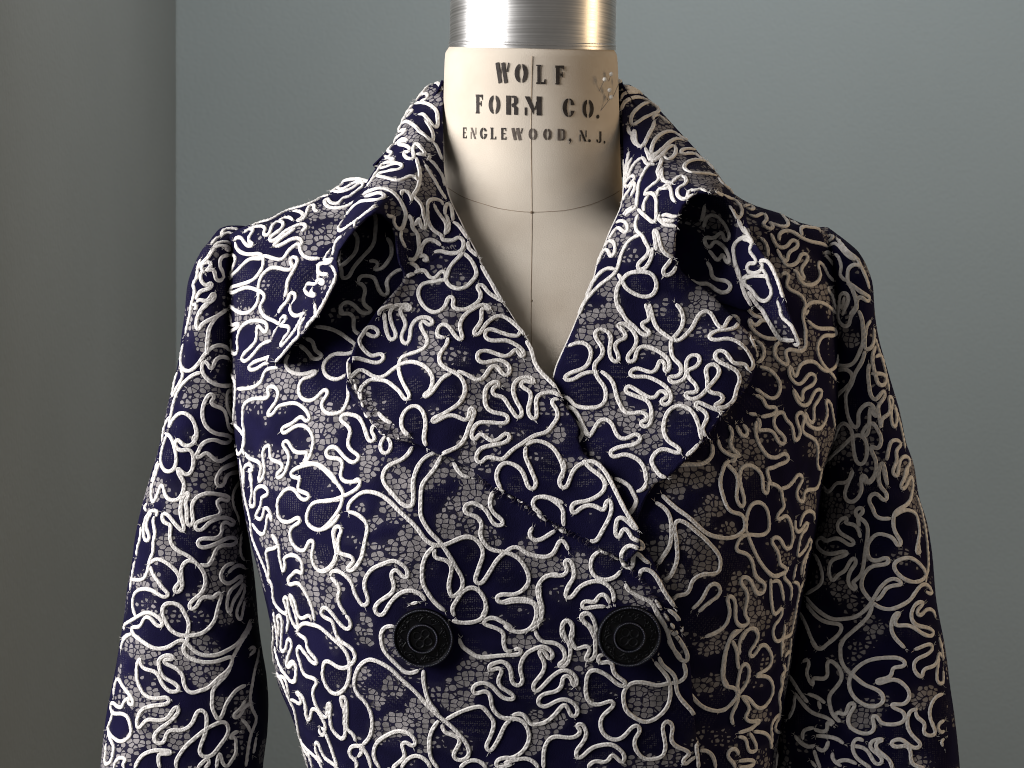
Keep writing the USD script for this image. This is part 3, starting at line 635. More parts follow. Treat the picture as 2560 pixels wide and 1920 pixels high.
# ------------------------------------------------------------------ braid: every cord of the photograph laid on its piece of cloth
TEXT = """sl
554,589 558,577 576,572 593,574 598,582
552,594 561,585 576,583 588,589
529,611 539,599 551,591
534,619 544,609 561,605 576,609 578,614
534,621 549,615 563,616 576,621 573,626 561,622
495,670 509,655 522,641 531,626 539,619
512,682 504,670 507,660 517,655 527,658 524,670 514,678 529,673 536,680 538,692 541,700 549,702 556,697 558,685 551,670 549,653 556,641 573,638
509,675 502,685 502,697 507,707 517,713 529,707 529,714 519,723 504,727 495,737 490,749
492,756 499,749 514,753 524,746 531,734 536,734 536,744 524,756 509,766 502,778 498,788
475,788 480,759 485,739 487,724 483,710 490,700 495,675 502,648
482,764 487,759 492,764 490,773 485,773
521,760 502,776 494,793 491,812 495,825 505,812 521,801 543,790 567,774
567,774 543,790 529,809 521,828 519,850 517,874 519,887
573,877 565,868 546,863 527,871 513,885 502,901 486,920 470,928 456,920 452,901 455,879 458,860
478,776 472,803 464,836
573,898 559,892 543,896 535,909 527,923 519,909 510,904 505,915 508,934 521,950 540,961 562,965 584,962
502,931 481,939 462,955 448,974 437,999 432,1020 426,1050 422,1069
451,920 458,936 451,955 440,974 432,991 437,955 444,931
424,1069 434,1048 451,1033 467,1035 481,1048 489,1067 491,1091 481,1110 470,1115 456,1110 445,1099 439,1104 443,1121 459,1126 475,1125 483,1140 483,1164 475,1183 464,1186 451,1175 444,1170 448,1186 456,1199 460,1210
491,1110 483,1099 489,1086
413,1083 426,1091 434,1110 440,1134 440,1159 432,1175 418,1179 406,1167 403,1140 410,1110 418,1086
424,1042 413,1064 407,1094 405,1104
396,1153 388,1178 380,1205
584,1081 573,1072 567,1050 557,1023 538,1015 527,1004 535,993 527,985 516,996 508,1015 506,1034 510,1056 521,1072 538,1083 559,1087 578,1094 573,1104 557,1107 538,1100 516,1103 502,1115 494,1132 489,1142 500,1142 513,1132 527,1140 546,1153 565,1145 589,1132
584,977 570,977 566,996 567,1015 576,1037 582,1050
596,1153 576,1161 554,1172 543,1189 540,1210
600,1180 578,1183 562,1194 559,1210
399,1158 391,1185 380,1221 379,1242 383,1256 391,1245 399,1223 405,1211 410,1223 415,1240 426,1250 443,1250 453,1240 460,1221 459,1204 451,1188 443,1172
369,1258 361,1269 367,1277
390,1291 394,1280 383,1276 369,1288 361,1310 360,1334 365,1352 372,1351 373,1337 368,1324 369,1302 380,1283
386,1291 384,1310 388,1332 384,1356 383,1381 376,1397 373,1413 367,1435 358,1448 342,1450 329,1448
353,1318 350,1351 345,1367 342,1389
338,1402 331,1443 326,1476
407,1283 418,1286 434,1305 448,1321 459,1329 459,1313 452,1286 453,1258 462,1237 472,1231 470,1242 464,1256 467,1275 467,1296 471,1313 481,1310 481,1286 481,1261 491,1245 510,1235 532,1234 557,1238 573,1245 567,1253 557,1248 543,1253 546,1267 551,1277 546,1288 524,1294 502,1302 489,1310 491,1324 505,1324 519,1310 538,1299 557,1294 576,1298 586,1307 578,1313 565,1305 554,1313 554,1326 546,1343 524,1347 502,1348 494,1356 500,1367 519,1367 540,1359 562,1348 581,1344 592,1351 581,1362 559,1363 543,1370 535,1386 527,1405 516,1414 500,1410
407,1283 406,1296 413,1307 426,1313 426,1326 426,1348 434,1367 453,1381 472,1391 491,1408 505,1424 513,1446 510,1470 500,1486 483,1500 474,1513 478,1523 491,1516 500,1500 513,1492 532,1494 543,1484 551,1484 551,1497 543,1524 538,1546 524,1568 502,1584 475,1589 448,1587 426,1573 413,1551 406,1527 413,1511 432,1508 451,1516 464,1538 472,1557 470,1579 467,1600
377,1408 391,1398 413,1405 434,1421 448,1440 448,1457 437,1470 440,1481 451,1476 456,1457 453,1432 459,1410 475,1401 489,1408
377,1416 383,1435 396,1454 410,1473 421,1486 413,1493 394,1484 375,1474 353,1473 340,1481 333,1500 334,1524 340,1541
312,1573 310,1565 329,1551 350,1538 369,1531 388,1538 405,1554 405,1565 391,1562 377,1546 364,1543 356,1557 345,1568 331,1568 334,1584 350,1600
307,1595 326,1584
597,1155 576,1164 554,1174 543,1188 540,1207 548,1216 559,1210 567,1191 584,1180 600,1180
600,1202 589,1218 581,1240 584,1267 592,1286 597,1305
603,1337 600,1367 603,1391 611,1400
584,1408 567,1413 554,1429 552,1446 565,1458 581,1454 603,1440 605,1448 592,1462 576,1476 569,1494 567,1519 573,1532 578,1519 586,1497 600,1476 608,1459 611,1470 605,1494 594,1519 592,1541 600,1549 605,1535 611,1503
613,1421 597,1413 581,1421 570,1432
624,1551 616,1573 600,1598
627,1557 622,1579
330,1565 332,1582 349,1598 365,1610 382,1619 400,1622 422,1617 436,1608 447,1602 457,1601 471,1612 485,1626 502,1636 523,1639 546,1636 567,1626 589,1612 605,1593 617,1575 626,1554
466,1584 469,1598 462,1610 459,1624 466,1638 485,1650 509,1655 532,1655 558,1648 579,1643 577,1662 565,1680 546,1695 530,1711 513,1723 499,1727 480,1732 466,1723 459,1704 457,1690 447,1676 431,1666 415,1659 410,1652 419,1648 433,1650
579,1648 593,1622 607,1598 624,1572
577,1664 563,1690 544,1709 532,1727 530,1749 530,1767 537,1786 546,1798 556,1786 563,1765 574,1746 591,1725 614,1713
351,1645 344,1657 342,1678 344,1702 351,1720 360,1735 375,1744 396,1746 417,1744 424,1751 415,1760 393,1763 372,1767 356,1774 346,1791 342,1810 346,1821 356,1812 368,1800 386,1800 408,1800 424,1789 433,1774 443,1767 447,1774 436,1793 417,1810 398,1824 386,1840 389,1854 398,1859 410,1854 415,1838 426,1826 450,1826 469,1819 483,1803 494,1779 506,1776 516,1789 516,1812 513,1833 504,1857 499,1878 506,1890 525,1890 539,1878 553,1859 567,1838 570,1817 560,1805 546,1807 525,1817 504,1831 485,1847 466,1864 450,1885 440,1906 442,1920
351,1645 353,1662 365,1673 384,1678 396,1688 403,1704 417,1723 433,1730 447,1725 445,1716 429,1704 415,1697 403,1683 398,1666 398,1650 410,1640 426,1638 438,1648
285,1737 288,1713 295,1696 306,1713 321,1732 332,1749 332,1763 321,1756 325,1746 313,1751 306,1767 295,1767 281,1756 278,1772 285,1784 302,1784 318,1791 325,1807 328,1831 318,1847 302,1854 285,1845 271,1824 278,1800 281,1784
271,1824 276,1847 285,1866 283,1887 276,1906 264,1911 264,1890 266,1859
285,1920 290,1904 302,1894 316,1899 309,1908 311,1920
304,1624 306,1608 316,1593 330,1584
337,1920 349,1897 365,1883 389,1876 410,1876 429,1880 419,1885 400,1885 396,1897 400,1920
494,1920 506,1906 520,1897 523,1906 511,1920
541,1920 544,1897 549,1883 556,1906 567,1916 579,1901 589,1883 589,1859 586,1843 574,1845 584,1833 596,1829
647,1624 643,1648 636,1676 631,1704 626,1732 626,1758 633,1779 640,1796 631,1824 624,1847 619,1876 614,1916
626,1758 617,1763 607,1774 596,1791 584,1793 586,1784 600,1772 612,1751
603,1798 617,1812 626,1831
624,1638 631,1631 638,1624 631,1617 624,1622
640,1843 633,1883
bl
586,601 593,594 603,594 608,601 615,611 627,616 635,611 625,606 622,599 627,587 635,574 625,574
610,582 625,572 642,567 659,567 664,574 659,584 664,589 674,584 679,569 691,556 706,555 709,564 696,579 681,589 674,599 679,603 696,594 713,579 731,569 748,562 763,562 765,572 753,577
689,614 684,616 689,609 706,594 723,582 738,572
689,617 706,611 723,601 738,596 753,599 755,611 745,616
588,606 593,621 603,631 620,636 637,635 654,637 659,651 657,668 649,682 637,697 622,705 605,711 586,716 576,722 577,732 588,730 605,722 622,719 637,723 652,729 662,739 659,751 652,764 652,776 659,786
659,638 674,643 691,648 704,649 713,641 723,626 736,615 748,609 750,619 753,631 763,642 780,647 800,646
657,647 640,646 625,648 610,660 595,675 583,687 576,697
581,635 590,646 588,655 583,670 576,690
645,732 647,719 649,705 654,692 664,680 679,670 696,670 716,675 728,673 731,663 726,651 731,643 743,646 744,653 738,668 731,682 721,700 718,712 716,732 711,742
647,724 647,744 642,761 630,776 615,783 598,781 583,771 571,761
696,783 704,769 713,759 721,749 726,734 738,734 738,749 731,764 728,781 738,786
630,564 654,555 674,550 699,537 723,525 748,518 772,510 800,498
696,555 711,545 726,545 733,552
733,528 743,528 758,535 755,545 743,552 753,552 763,542 768,528 775,515 787,514 785,525 795,528
849,459 844,471 854,473 871,466 888,456 908,448 928,444
849,459 864,446 888,432 913,421 942,414
847,464 832,466 824,473 832,478 851,480 871,475 888,466 906,456 908,464 891,478 874,491 856,498 847,508 834,509 822,503 820,496 812,501 815,513 829,520 849,520 871,514 888,503
790,501 805,493 822,488
570,782 578,795 580,814 592,809 600,812 589,822 573,831 570,836 578,852 578,868 584,885 594,882 594,858 597,833 608,814 627,803 649,802 668,812 665,831 654,822 646,814 643,828 641,850 630,866 616,879 605,896 611,904 627,893 641,877 657,860 679,852
679,890 657,898 635,906 622,920 627,925 646,920 662,909 673,908
695,920 670,923 660,936 654,953 638,966 613,972 594,972
576,912 574,925 586,950 589,977 588,1004 585,1031 584,1053
651,760 654,779 668,795 687,803 698,812
790,817 817,820 850,833 874,850 889,863 887,877 863,885 839,885 820,896 809,915 814,936 830,947 849,947 866,936
765,847 782,855 790,877 806,890 787,898 771,882 749,863
722,887 714,906 722,925 741,934 765,934 792,928 782,939 760,947 749,963 749,985 760,999 779,1001 798,988 814,974 820,982 809,1001 806,1020 820,1034 833,1035 854,1029 865,1012 871,991 871,966 873,950
586,1061 600,1075 611,1094 608,1121 597,1137 592,1123
611,1137 608,1113 612,1086 608,1061 608,1031 611,1012 624,1001 643,996 665,996 673,988 670,972 681,966 695,977 692,1001 679,1020 670,1039 684,1034 695,1018 717,1010 738,1008 757,1018 771,1034 774,1050 765,1053 755,1042 738,1053 719,1064 706,1072 708,1083 725,1075 746,1064 765,1067 779,1083 784,1104 779,1129 771,1148 760,1156 768,1140 768,1132 752,1132 738,1129 727,1115 717,1102 708,1110 719,1129 723,1151 717,1172 708,1189 695,1195 695,1183 706,1172 706,1161 689,1153 679,1148 676,1132 673,1113 662,1121 658,1140 662,1167 660,1189 649,1205 651,1183 654,1164 643,1153 624,1145 613,1132
611,1210 611,1183 613,1167 627,1161 632,1178 624,1172 630,1194 630,1210
749,1210 749,1197 730,1191 730,1180 744,1170 765,1164 790,1161 811,1175 830,1194 841,1210
936,1061 930,1080 938,1096 927,1104 917,1088 908,1061 895,1042 879,1037 860,1037 852,1048 865,1061 876,1077 871,1102 873,1118 887,1132 898,1142 887,1156 871,1151 854,1134 838,1118 822,1121 816,1137 827,1145 849,1148 857,1164 852,1186 860,1202 881,1205 900,1202
963,1091 952,1110 955,1129 965,1134 976,1123 976,1104 968,1094
1134,1156 1144,1175 1158,1189 1174,1194
600,1150 605,1172 608,1199 611,1231 618,1267 627,1307 632,1345 646,1381 657,1408 668,1435 673,1457
632,1310 643,1326 657,1337 665,1324 668,1302 673,1286 681,1302 673,1275 662,1269 660,1283 651,1299 641,1291 646,1277 654,1258 657,1242 670,1237 668,1223 654,1215 641,1223 638,1245 635,1267 627,1264 630,1240 630,1215 624,1185
749,1188 749,1207 746,1223 760,1231 774,1240 765,1250 749,1242 738,1226 722,1221 706,1234 695,1253 695,1275 698,1294 711,1305 730,1302 746,1294 752,1302 738,1313 727,1326 727,1345 736,1364 749,1375 763,1375 774,1353 784,1353 782,1375 782,1400 790,1419 806,1429 825,1421 839,1402 844,1386
850,1250 830,1250 806,1253 784,1258 771,1277 768,1302 779,1318 798,1325 820,1318 839,1302 850,1286
850,1315 839,1318 833,1334 839,1356 844,1381 850,1386
673,1446 673,1421 668,1394 668,1375 681,1372 695,1364 689,1345 681,1337 689,1351 698,1367 700,1394 706,1421 708,1429 714,1413 711,1397 722,1389 738,1389 752,1400 757,1416 755,1435 744,1427 730,1438 722,1446 725,1462 741,1457 757,1470 771,1494 782,1522 787,1551
673,1448 681,1465 684,1494 695,1519 717,1535 717,1519 711,1494 717,1492 722,1516 727,1541 736,1562 744,1570 744,1551 738,1530 730,1505 725,1486 736,1500 744,1530 755,1546 774,1538 779,1551
717,1535 722,1551 717,1579
751,1161 770,1158 800,1163 816,1174 833,1190 846,1212 857,1228 857,1247 849,1272 835,1293 816,1315 800,1326
800,1253 822,1253 843,1247 865,1238 884,1228 900,1212 898,1198 881,1207
1031,1117 1022,1133 1003,1150 979,1161 963,1174 957,1193 963,1212 979,1231 995,1250 1012,1264 1028,1266 1033,1253 1033,1231 1033,1204 1039,1180 1050,1158 1066,1142 1088,1131
1104,1139 1096,1155 1085,1174 1069,1193 1056,1212 1052,1236 1051,1264 1052,1288 1063,1312 1079,1334 1098,1353 1112,1372 1128,1397 1142,1421 1155,1445 1155,1470 1142,1486 1131,1491 1123,1475 1123,1453 1128,1429 1126,1410 1109,1399 1090,1394 1085,1383 1088,1372
871,1280 873,1261 890,1242 908,1231 933,1231 955,1239 976,1255 1001,1280 1025,1302 1047,1326 1063,1348 1082,1361 1098,1364 1120,1359 1144,1348 1169,1342 1188,1348 1204,1367 1207,1388 1199,1413 1191,1437 1188,1451 1199,1459 1212,1448 1229,1421 1245,1397 1264,1380 1280,1369 1296,1369 1313,1380 1332,1388 1356,1392 1378,1388 1391,1369 1400,1353
871,1280 887,1283 903,1293 917,1310 917,1334 911,1361 906,1388 895,1410 879,1426 868,1424 879,1410 884,1397 868,1388 852,1383 846,1364 849,1340 854,1323 846,1315 838,1323 835,1342 838,1364 841,1383 833,1407 816,1424 800,1429
1234,1228 1226,1247 1226,1266 1237,1285 1256,1302 1256,1312 1239,1312 1226,1296 1215,1277 1199,1264 1180,1258 1163,1266 1163,1280 1180,1288 1196,1296 1204,1312 1201,1334 1210,1356 1226,1372 1248,1378 1272,1383 1294,1394 1310,1413 1321,1437 1321,1456 1307,1475 1283,1486 1256,1486 1242,1494 1250,1505 1272,1500 1299,1497 1321,1500 1340,1513 1342,1540
1085,1367 1069,1383 1058,1407 1055,1434 1058,1459 1069,1481 1082,1500 1098,1516 1112,1527
1136,1540 1131,1521 1142,1500 1155,1481 1172,1470 1191,1472 1207,1489 1215,1513 1212,1529 1204,1540
1400,1437 1378,1437 1356,1448 1345,1467 1345,1489 1351,1513 1353,1540
827,1440 830,1429 846,1428 862,1437 879,1456 887,1481 898,1502 908,1513 919,1508 917,1486 911,1464 917,1440 933,1421 957,1410 984,1402 1003,1410 1017,1424 1017,1443 1003,1437 990,1424 979,1434 984,1456 982,1478 963,1494 944,1508 938,1527 952,1538 963,1529 974,1510 990,1491 1012,1478 1036,1478 1055,1489 1063,1502
827,1443 841,1456 849,1472 846,1494 852,1516 865,1535
1028,1510 1044,1505
1332,1318 1324,1334 1332,1348 1348,1350 1367,1340 1389,1326
1600,1440 1602,1427 1619,1424 1635,1435 1648,1454 1659,1476 1673,1497 1686,1516
1670,1524 1689,1538 1700,1557 1705,1579
1499,1378 1483,1391 1477,1413 1483,1435 1502,1448 1524,1448 1543,1438 1551,1427
1350,1457 1361,1443 1383,1438 1407,1438 1418,1424 1412,1408 1415,1400 1426,1402 1434,1421 1434,1443 1423,1462 1415,1481 1415,1492 1426,1494 1442,1476 1458,1462 1480,1454 1502,1454 1524,1467 1534,1486 1534,1505
1524,1508 1518,1494 1507,1486 1496,1492 1486,1505 1467,1503 1456,1508 1458,1519 1475,1519 1496,1516 1513,1516
1456,1554 1453,1538 1467,1532 1480,1541 1488,1562 1491,1581
1456,1554 1469,1562 1480,1579 1488,1600
1407,1595 1404,1573 1410,1554 1421,1551 1431,1568 1431,1595
1350,1470 1350,1492 1355,1511 1355,1535 1350,1557
1350,1394 1369,1391 1385,1381 1393,1364 1402,1351 1412,1356 1421,1375
1564,1459 1570,1473 1589,1486 1610,1497 1627,1505 1638,1524 1651,1549 1665,1570 1673,1600
685,1530 690,1565 694,1593 694,1619
697,1589 697,1558 694,1544 699,1537 706,1554 706,1577 704,1603 706,1629 713,1626 718,1608 723,1596 730,1610 725,1631 718,1652 718,1666 725,1669 734,1657 741,1664 741,1685 739,1704 732,1706 718,1692 706,1676 699,1662 692,1640 687,1617
680,1657 680,1629 685,1596 683,1565
692,1683 701,1695 715,1727 725,1751 737,1777 746,1824 758,1866 770,1890
694,1692 708,1692 718,1711 723,1735
727,1749 739,1753 751,1760 751,1744 741,1730 751,1735 762,1753 765,1779 770,1798
758,1871 751,1890 751,1906
743,1581 748,1568 761,1558 778,1561 796,1566 816,1581 836,1599 857,1619 869,1637 874,1657 874,1682 869,1708 859,1725 842,1735 826,1728 814,1710 807,1687 809,1665 814,1653 829,1657 844,1667 862,1670 877,1662 887,1649 887,1634 877,1619 857,1606 844,1591 836,1568 829,1551 809,1541 804,1525 811,1518 826,1528 842,1548 857,1566 869,1573 877,1566 874,1548 864,1538
743,1581 755,1591 766,1599 768,1616 778,1634 791,1649 793,1659 783,1657 768,1639 755,1622 748,1615 744,1632 750,1652 755,1672 766,1690 783,1695 793,1705 786,1718 783,1735 788,1756 798,1776 814,1794 819,1781 821,1758 826,1758 826,1778 826,1801 831,1822 844,1839 857,1847 864,1832 862,1804 862,1778 854,1756 854,1741 862,1743 867,1766 867,1794 869,1822 882,1834 890,1854
753,1735 761,1753 766,1773 766,1791 773,1801 778,1786 783,1771 793,1776 806,1796 814,1814 814,1827
720,1667 728,1654 735,1654 740,1670 740,1687 735,1703 725,1703 720,1695
748,1837 761,1865 778,1882 796,1900 806,1920
798,1822 806,1839 814,1829 804,1819
788,1865 793,1854 804,1877 816,1897 834,1910 844,1920
814,1832 826,1862 836,1892 844,1915
788,1865 796,1890 806,1905
768,1875 776,1895 781,1918
753,1872 750,1895 761,1905 763,1920
907,1862 923,1844 930,1822 930,1796 923,1771 910,1751 895,1735 887,1718 887,1695 895,1672 907,1657 923,1649 940,1652 961,1662 983,1677 1001,1695 1021,1713 1042,1733 1062,1756 1082,1776 1102,1794 1123,1811 1145,1832 1163,1854 1173,1880 1166,1895 1148,1900 1135,1892 1138,1877 1148,1859 1148,1847 1130,1837 1112,1829 1105,1811
1059,1675 1059,1700 1064,1728 1074,1756 1095,1781
986,1566 968,1566 955,1578 953,1601 961,1627 978,1647 998,1667 1014,1680 1031,1682 1047,1675
907,1862 897,1865 882,1865 874,1877 879,1892 892,1905 890,1920
895,1892 905,1877 902,1865 917,1885 928,1920
950,1920 938,1900 935,1877 945,1854 966,1839 988,1829 1011,1829 1029,1839 1039,1857 1031,1865 1019,1857 1006,1859 1009,1875 1011,1892 998,1905 981,1920
1004,1920 1014,1903 1034,1890 1052,1892 1069,1905 1077,1920
1097,1801 1082,1822 1074,1847 1074,1875 1079,1897 1095,1920
1115,1799 1138,1786 1160,1776 1186,1768 1206,1768 1221,1784 1234,1804 1231,1827 1221,1852 1216,1867 1224,1877 1236,1865 1249,1842 1264,1811 1277,1799
1280,1799 1257,1794 1239,1781 1229,1761 1226,1741 1214,1728 1193,1733 1183,1730 1183,1718 1198,1708 1221,1710 1239,1725 1254,1741 1272,1748 1285,1746 1283,1738 1264,1725 1249,1713 1247,1695 1254,1677 1244,1670 1226,1675 1224,1665 1239,1657 1257,1654 1272,1667 1280,1687
1148,1596 1155,1614 1173,1629 1196,1642 1221,1642 1247,1639 1280,1637 1302,1632 1300,1622 1285,1624
1130,1551 1150,1556 1176,1556 1201,1548 1214,1530 1216,1510
1280,1568 1259,1556 1239,1546 1219,1546 1209,1556 1219,1563 1242,1571 1259,1584 1259,1604 1267,1627 1280,1627
1150,1920 1166,1905 1186,1900 1206,1908 1216,1920
1280,1895 1257,1895 1242,1903 1242,1915 1280,1910
1260,1508 1285,1503 1311,1503 1333,1508 1341,1525 1338,1551 1328,1568 1311,1578 1285,1578 1260,1563
1346,1500 1354,1525 1349,1551 1338,1568 1326,1576
1338,1576 1344,1591 1359,1604 1379,1606 1402,1616 1412,1634 1409,1652 1397,1662 1402,1667 1417,1659 1425,1639 1425,1616 1414,1596 1407,1573 1409,1556 1422,1552 1432,1566 1427,1589 1432,1609 1442,1622 1460,1616 1473,1619 1470,1634 1465,1649 1478,1649 1488,1632 1488,1609 1488,1586 1475,1566 1460,1553 1455,1541 1468,1533 1480,1541 1488,1561 1490,1576
1260,1654 1273,1665 1278,1687 1283,1708 1298,1713 1306,1700 1301,1677 1303,1657 1316,1634 1336,1622 1354,1616 1371,1622 1382,1637 1374,1647 1361,1629 1351,1624 1349,1634 1359,1652 1359,1675 1346,1695 1333,1715 1338,1728 1354,1718 1371,1700 1392,1682 1412,1675 1430,1682 1442,1700 1437,1715 1430,1703 1422,1690 1409,1692 1404,1713 1389,1728 1366,1733 1349,1743 1346,1758 1361,1766 1384,1756 1407,1748 1427,1753 1442,1768 1442,1786 1432,1791 1422,1776 1412,1761 1402,1768 1384,1789 1361,1806 1341,1811 1326,1809 1313,1791 1298,1784 1280,1789
1260,1794 1280,1796 1303,1801 1318,1819 1323,1842 1316,1865 1298,1885 1275,1895 1260,1895
1260,1908 1285,1900 1318,1897 1338,1908 1346,1920
1359,1920 1359,1887 1364,1862 1379,1844 1404,1842 1427,1844 1445,1837 1450,1824 1442,1814 1452,1809 1463,1822 1465,1839 1452,1862 1440,1882 1445,1895 1460,1887 1480,1870 1506,1862 1531,1862 1551,1875 1561,1892 1556,1905 1544,1897 1531,1887 1523,1897 1511,1905 1488,1903 1473,1913 1470,1920
1508,1637 1498,1639 1495,1649 1503,1657 1521,1654 1531,1662 1533,1677 1549,1695 1564,1708 1559,1715 1541,1708 1523,1692 1503,1680 1483,1675 1470,1685 1465,1710 1465,1733 1473,1753 1488,1761 1508,1758 1531,1753 1533,1763 1521,1776 1506,1791 1501,1809 1506,1829 1521,1844 1541,1849 1561,1839 1579,1819 1594,1814 1599,1827 1589,1844 1587,1865 1597,1885 1614,1897 1637,1897 1655,1890 1663,1870 1660,1842 1657,1816 1665,1804 1678,1809 1680,1829 1678,1849 1690,1865 1713,1875 1723,1885 1708,1900 1711,1910 1726,1900 1738,1892
1637,1654 1652,1672 1668,1692 1675,1715 1675,1741 1668,1766 1652,1786 1630,1801 1609,1804 1587,1794 1566,1776 1559,1753 1559,1733 1571,1713 1592,1705 1619,1708 1647,1713 1670,1708 1695,1705 1713,1690 1713,1672 1708,1657
1647,1642 1657,1662 1675,1677 1688,1695 1690,1718 1698,1741 1716,1763 1733,1784 1741,1811 1744,1839 1741,1867 1744,1895 1746,1920
1632,1508 1640,1525 1655,1551 1668,1578 1675,1601 1685,1624 1700,1647 1716,1652 1718,1637 1706,1611 1690,1589 1673,1576
1670,1599 1685,1624 1703,1644
cl
797,655 795,675 797,695 790,710 780,710 763,712 763,727 777,739 792,739 780,734 782,719
962,390 977,397 987,400 982,405 962,407 950,419 938,437 928,451
947,422 967,417 987,410 1004,412 1006,419 994,424 972,428 952,433 942,439 962,444 987,451 1006,449 1024,441 1038,444 1046,454
950,414 967,407 987,407 1001,411
938,441 928,454 918,464
1041,395 1045,412 1049,429 1049,446 1046,464 1038,481 1033,488 1046,503 1056,520 1058,537 1063,552 1061,572 1051,560 1048,545 1041,557 1033,562 1029,550 1021,537
1004,488 1004,478 1014,478 1026,488 1029,503
908,486 923,478 942,472 962,472 982,481 994,493 1004,508 1011,523 1015,537 1011,555 1006,569 999,574 989,567 984,552 984,542 970,541 967,535
913,491 933,486 952,483 962,491 950,498 928,501 906,503 888,513 874,528 859,547 849,564 847,577 859,574 876,562 893,550 913,535 928,523 938,513
886,567 888,557 903,542 920,530 935,520
1004,577 1001,591 1006,606 1014,619
1029,552 1033,572 1043,584 1046,601 1047,621 1041,641 1031,651 1021,646
1107,513 1102,503 1085,498 1073,501 1068,513 1068,532 1070,552 1078,569 1092,582 1105,591 1105,599 1120,601 1134,601 1144,594 1156,599 1159,614 1154,626 1139,633 1122,633 1102,628 1085,631
1084,510 1092,528 1105,545 1115,562 1115,577 1112,587
1112,537 1113,518 1120,508 1127,518 1131,537 1132,552
1115,537 1120,552 1122,572 1115,584
1063,412 1075,434 1088,454 1100,476 1115,498
1073,400 1085,410 1097,427 1107,444 1111,464
1051,638 1053,621 1061,606 1075,599 1090,604 1102,614
1048,643 1058,638 1068,646 1068,653 1056,648
854,591 844,599 837,614 834,631 832,638
829,665 839,680 842,700 832,719 817,744 807,766 802,788
822,621 817,636 812,651 834,648 820,658 805,658 797,673 802,685 820,685
790,702 805,700 812,710 797,707
727,760 727,779 738,790 752,787 763,782
698,812 708,790 717,798 700,814 722,817 722,831 708,850 703,866 719,850 736,828 749,806 757,787
681,839 692,820
668,906 670,890
689,904 711,882 730,860 746,844 749,822 763,793
787,760 790,782 782,809 768,822
809,760 803,782 792,801
1085,203 1094,207 1101,216 1105,225
1069,216 1060,225 1049,239 1040,248
1044,246 1055,237 1067,234 1070,243 1062,250 1049,255
1037,259 1051,257 1067,259 1083,268 1092,279 1094,298 1094,313 1089,320 1080,311 1069,298 1058,286 1046,286
1064,302 1074,316 1080,329 1083,343 1080,354 1067,343 1051,331 1040,318 1028,309 1019,304 1006,309 999,320 997,331
1017,293 1028,282 1033,275 1024,277 1015,291
997,331 1008,325 1017,325 1003,336 990,347 983,356
988,361 999,352 1010,347 1022,354 1010,352 994,359 1008,363 1022,368 1026,377 1017,381 1010,379 1012,390 1024,398 1035,395 1033,381 1035,365 1042,359 1051,368 1060,379 1062,388 1051,386 1040,386
981,359 974,368 970,379 981,381 974,392 963,399
1083,356 1092,368 1098,383 1105,399
1069,386 1076,392 1069,399
1028,255 1017,275 1010,293 1003,307
pl
1159,631 1149,641 1137,653 1127,665 1120,680 1115,697 1100,702 1080,705 1058,710 1048,722 1046,737 1053,756 1065,771 1085,781 1102,776 1115,761 1120,746 1129,742 1134,751 1132,766 1144,773 1166,773 1183,764 1198,751 1201,732 1193,717 1203,712 1215,724 1228,737 1243,746 1255,754
1159,633 1174,646 1186,665 1191,687 1181,702 1166,717 1149,722 1132,719 1120,710 1115,697 1112,680 1100,682 1088,695 1073,692 1065,680 1056,675 1036,682
1024,658 1038,663 1048,678
1009,702 1019,690 1036,685
1171,604 1171,619 1183,631 1193,641
1203,663 1215,685 1230,710 1243,734 1257,756
1132,555 1144,562 1156,577 1169,596
947,788 950,776 967,766 984,764 972,773
960,782 963,806 968,833 979,850 990,841 984,820 976,795 976,776 990,763 1006,763 1025,765 1025,776 1009,768 1001,776 1009,795 1014,814 1006,833 1006,852 1017,860 1025,844 1028,820 1039,801 1058,793 1077,798 1082,809 1071,812 1060,803 1052,809 1060,831 1069,850 1063,868 1044,879 1020,887 1003,896 998,909 998,928 1006,953 1017,974 1024,993 1014,999 1001,982 984,966 968,954 946,950 927,950 911,961 900,977 903,999
873,947 884,936 900,925 917,931 936,942 957,942 974,931 995,915 1017,906 1039,906 1060,915 1074,928 1082,947 1079,966 1071,980 1060,988 1063,993 1079,982 1093,963 1109,944 1128,934
873,947 871,923 872,904 881,896 903,898 927,905 949,906 960,893 952,885 933,890 917,882 903,866 898,850 908,833 917,820 933,818 946,831 941,841 925,839 914,831
1112,844 1096,841 1093,831 1101,814 1115,812 1128,825 1142,844 1153,850 1155,839 1150,820 1155,798 1169,782 1191,768 1215,763 1226,774 1207,771 1204,784 1201,806 1188,825 1185,836 1196,836 1210,817 1229,798 1250,790 1275,801 1296,820 1315,839
1299,828 1296,839 1277,839 1256,833 1234,825 1218,825 1212,839 1223,850 1245,852 1267,852 1286,860 1302,871 1310,885 1307,893 1296,882 1288,874 1275,887 1256,890 1234,882 1212,877 1196,882 1193,896 1204,906 1226,904 1248,901 1267,909 1275,925 1267,939 1253,931 1239,915 1226,920 1215,936 1199,950 1180,944 1161,934 1142,928
1120,844 1117,860 1104,879 1098,898 1104,912 1123,925 1144,936 1158,953 1163,974 1158,993 1144,1012 1123,1026 1101,1039 1082,1048 1082,1056 1101,1048 1123,1039 1144,1042 1166,1050 1174,1034 1177,1020 1185,1026 1182,1045 1172,1069 1163,1094 1150,1113 1126,1126 1101,1137
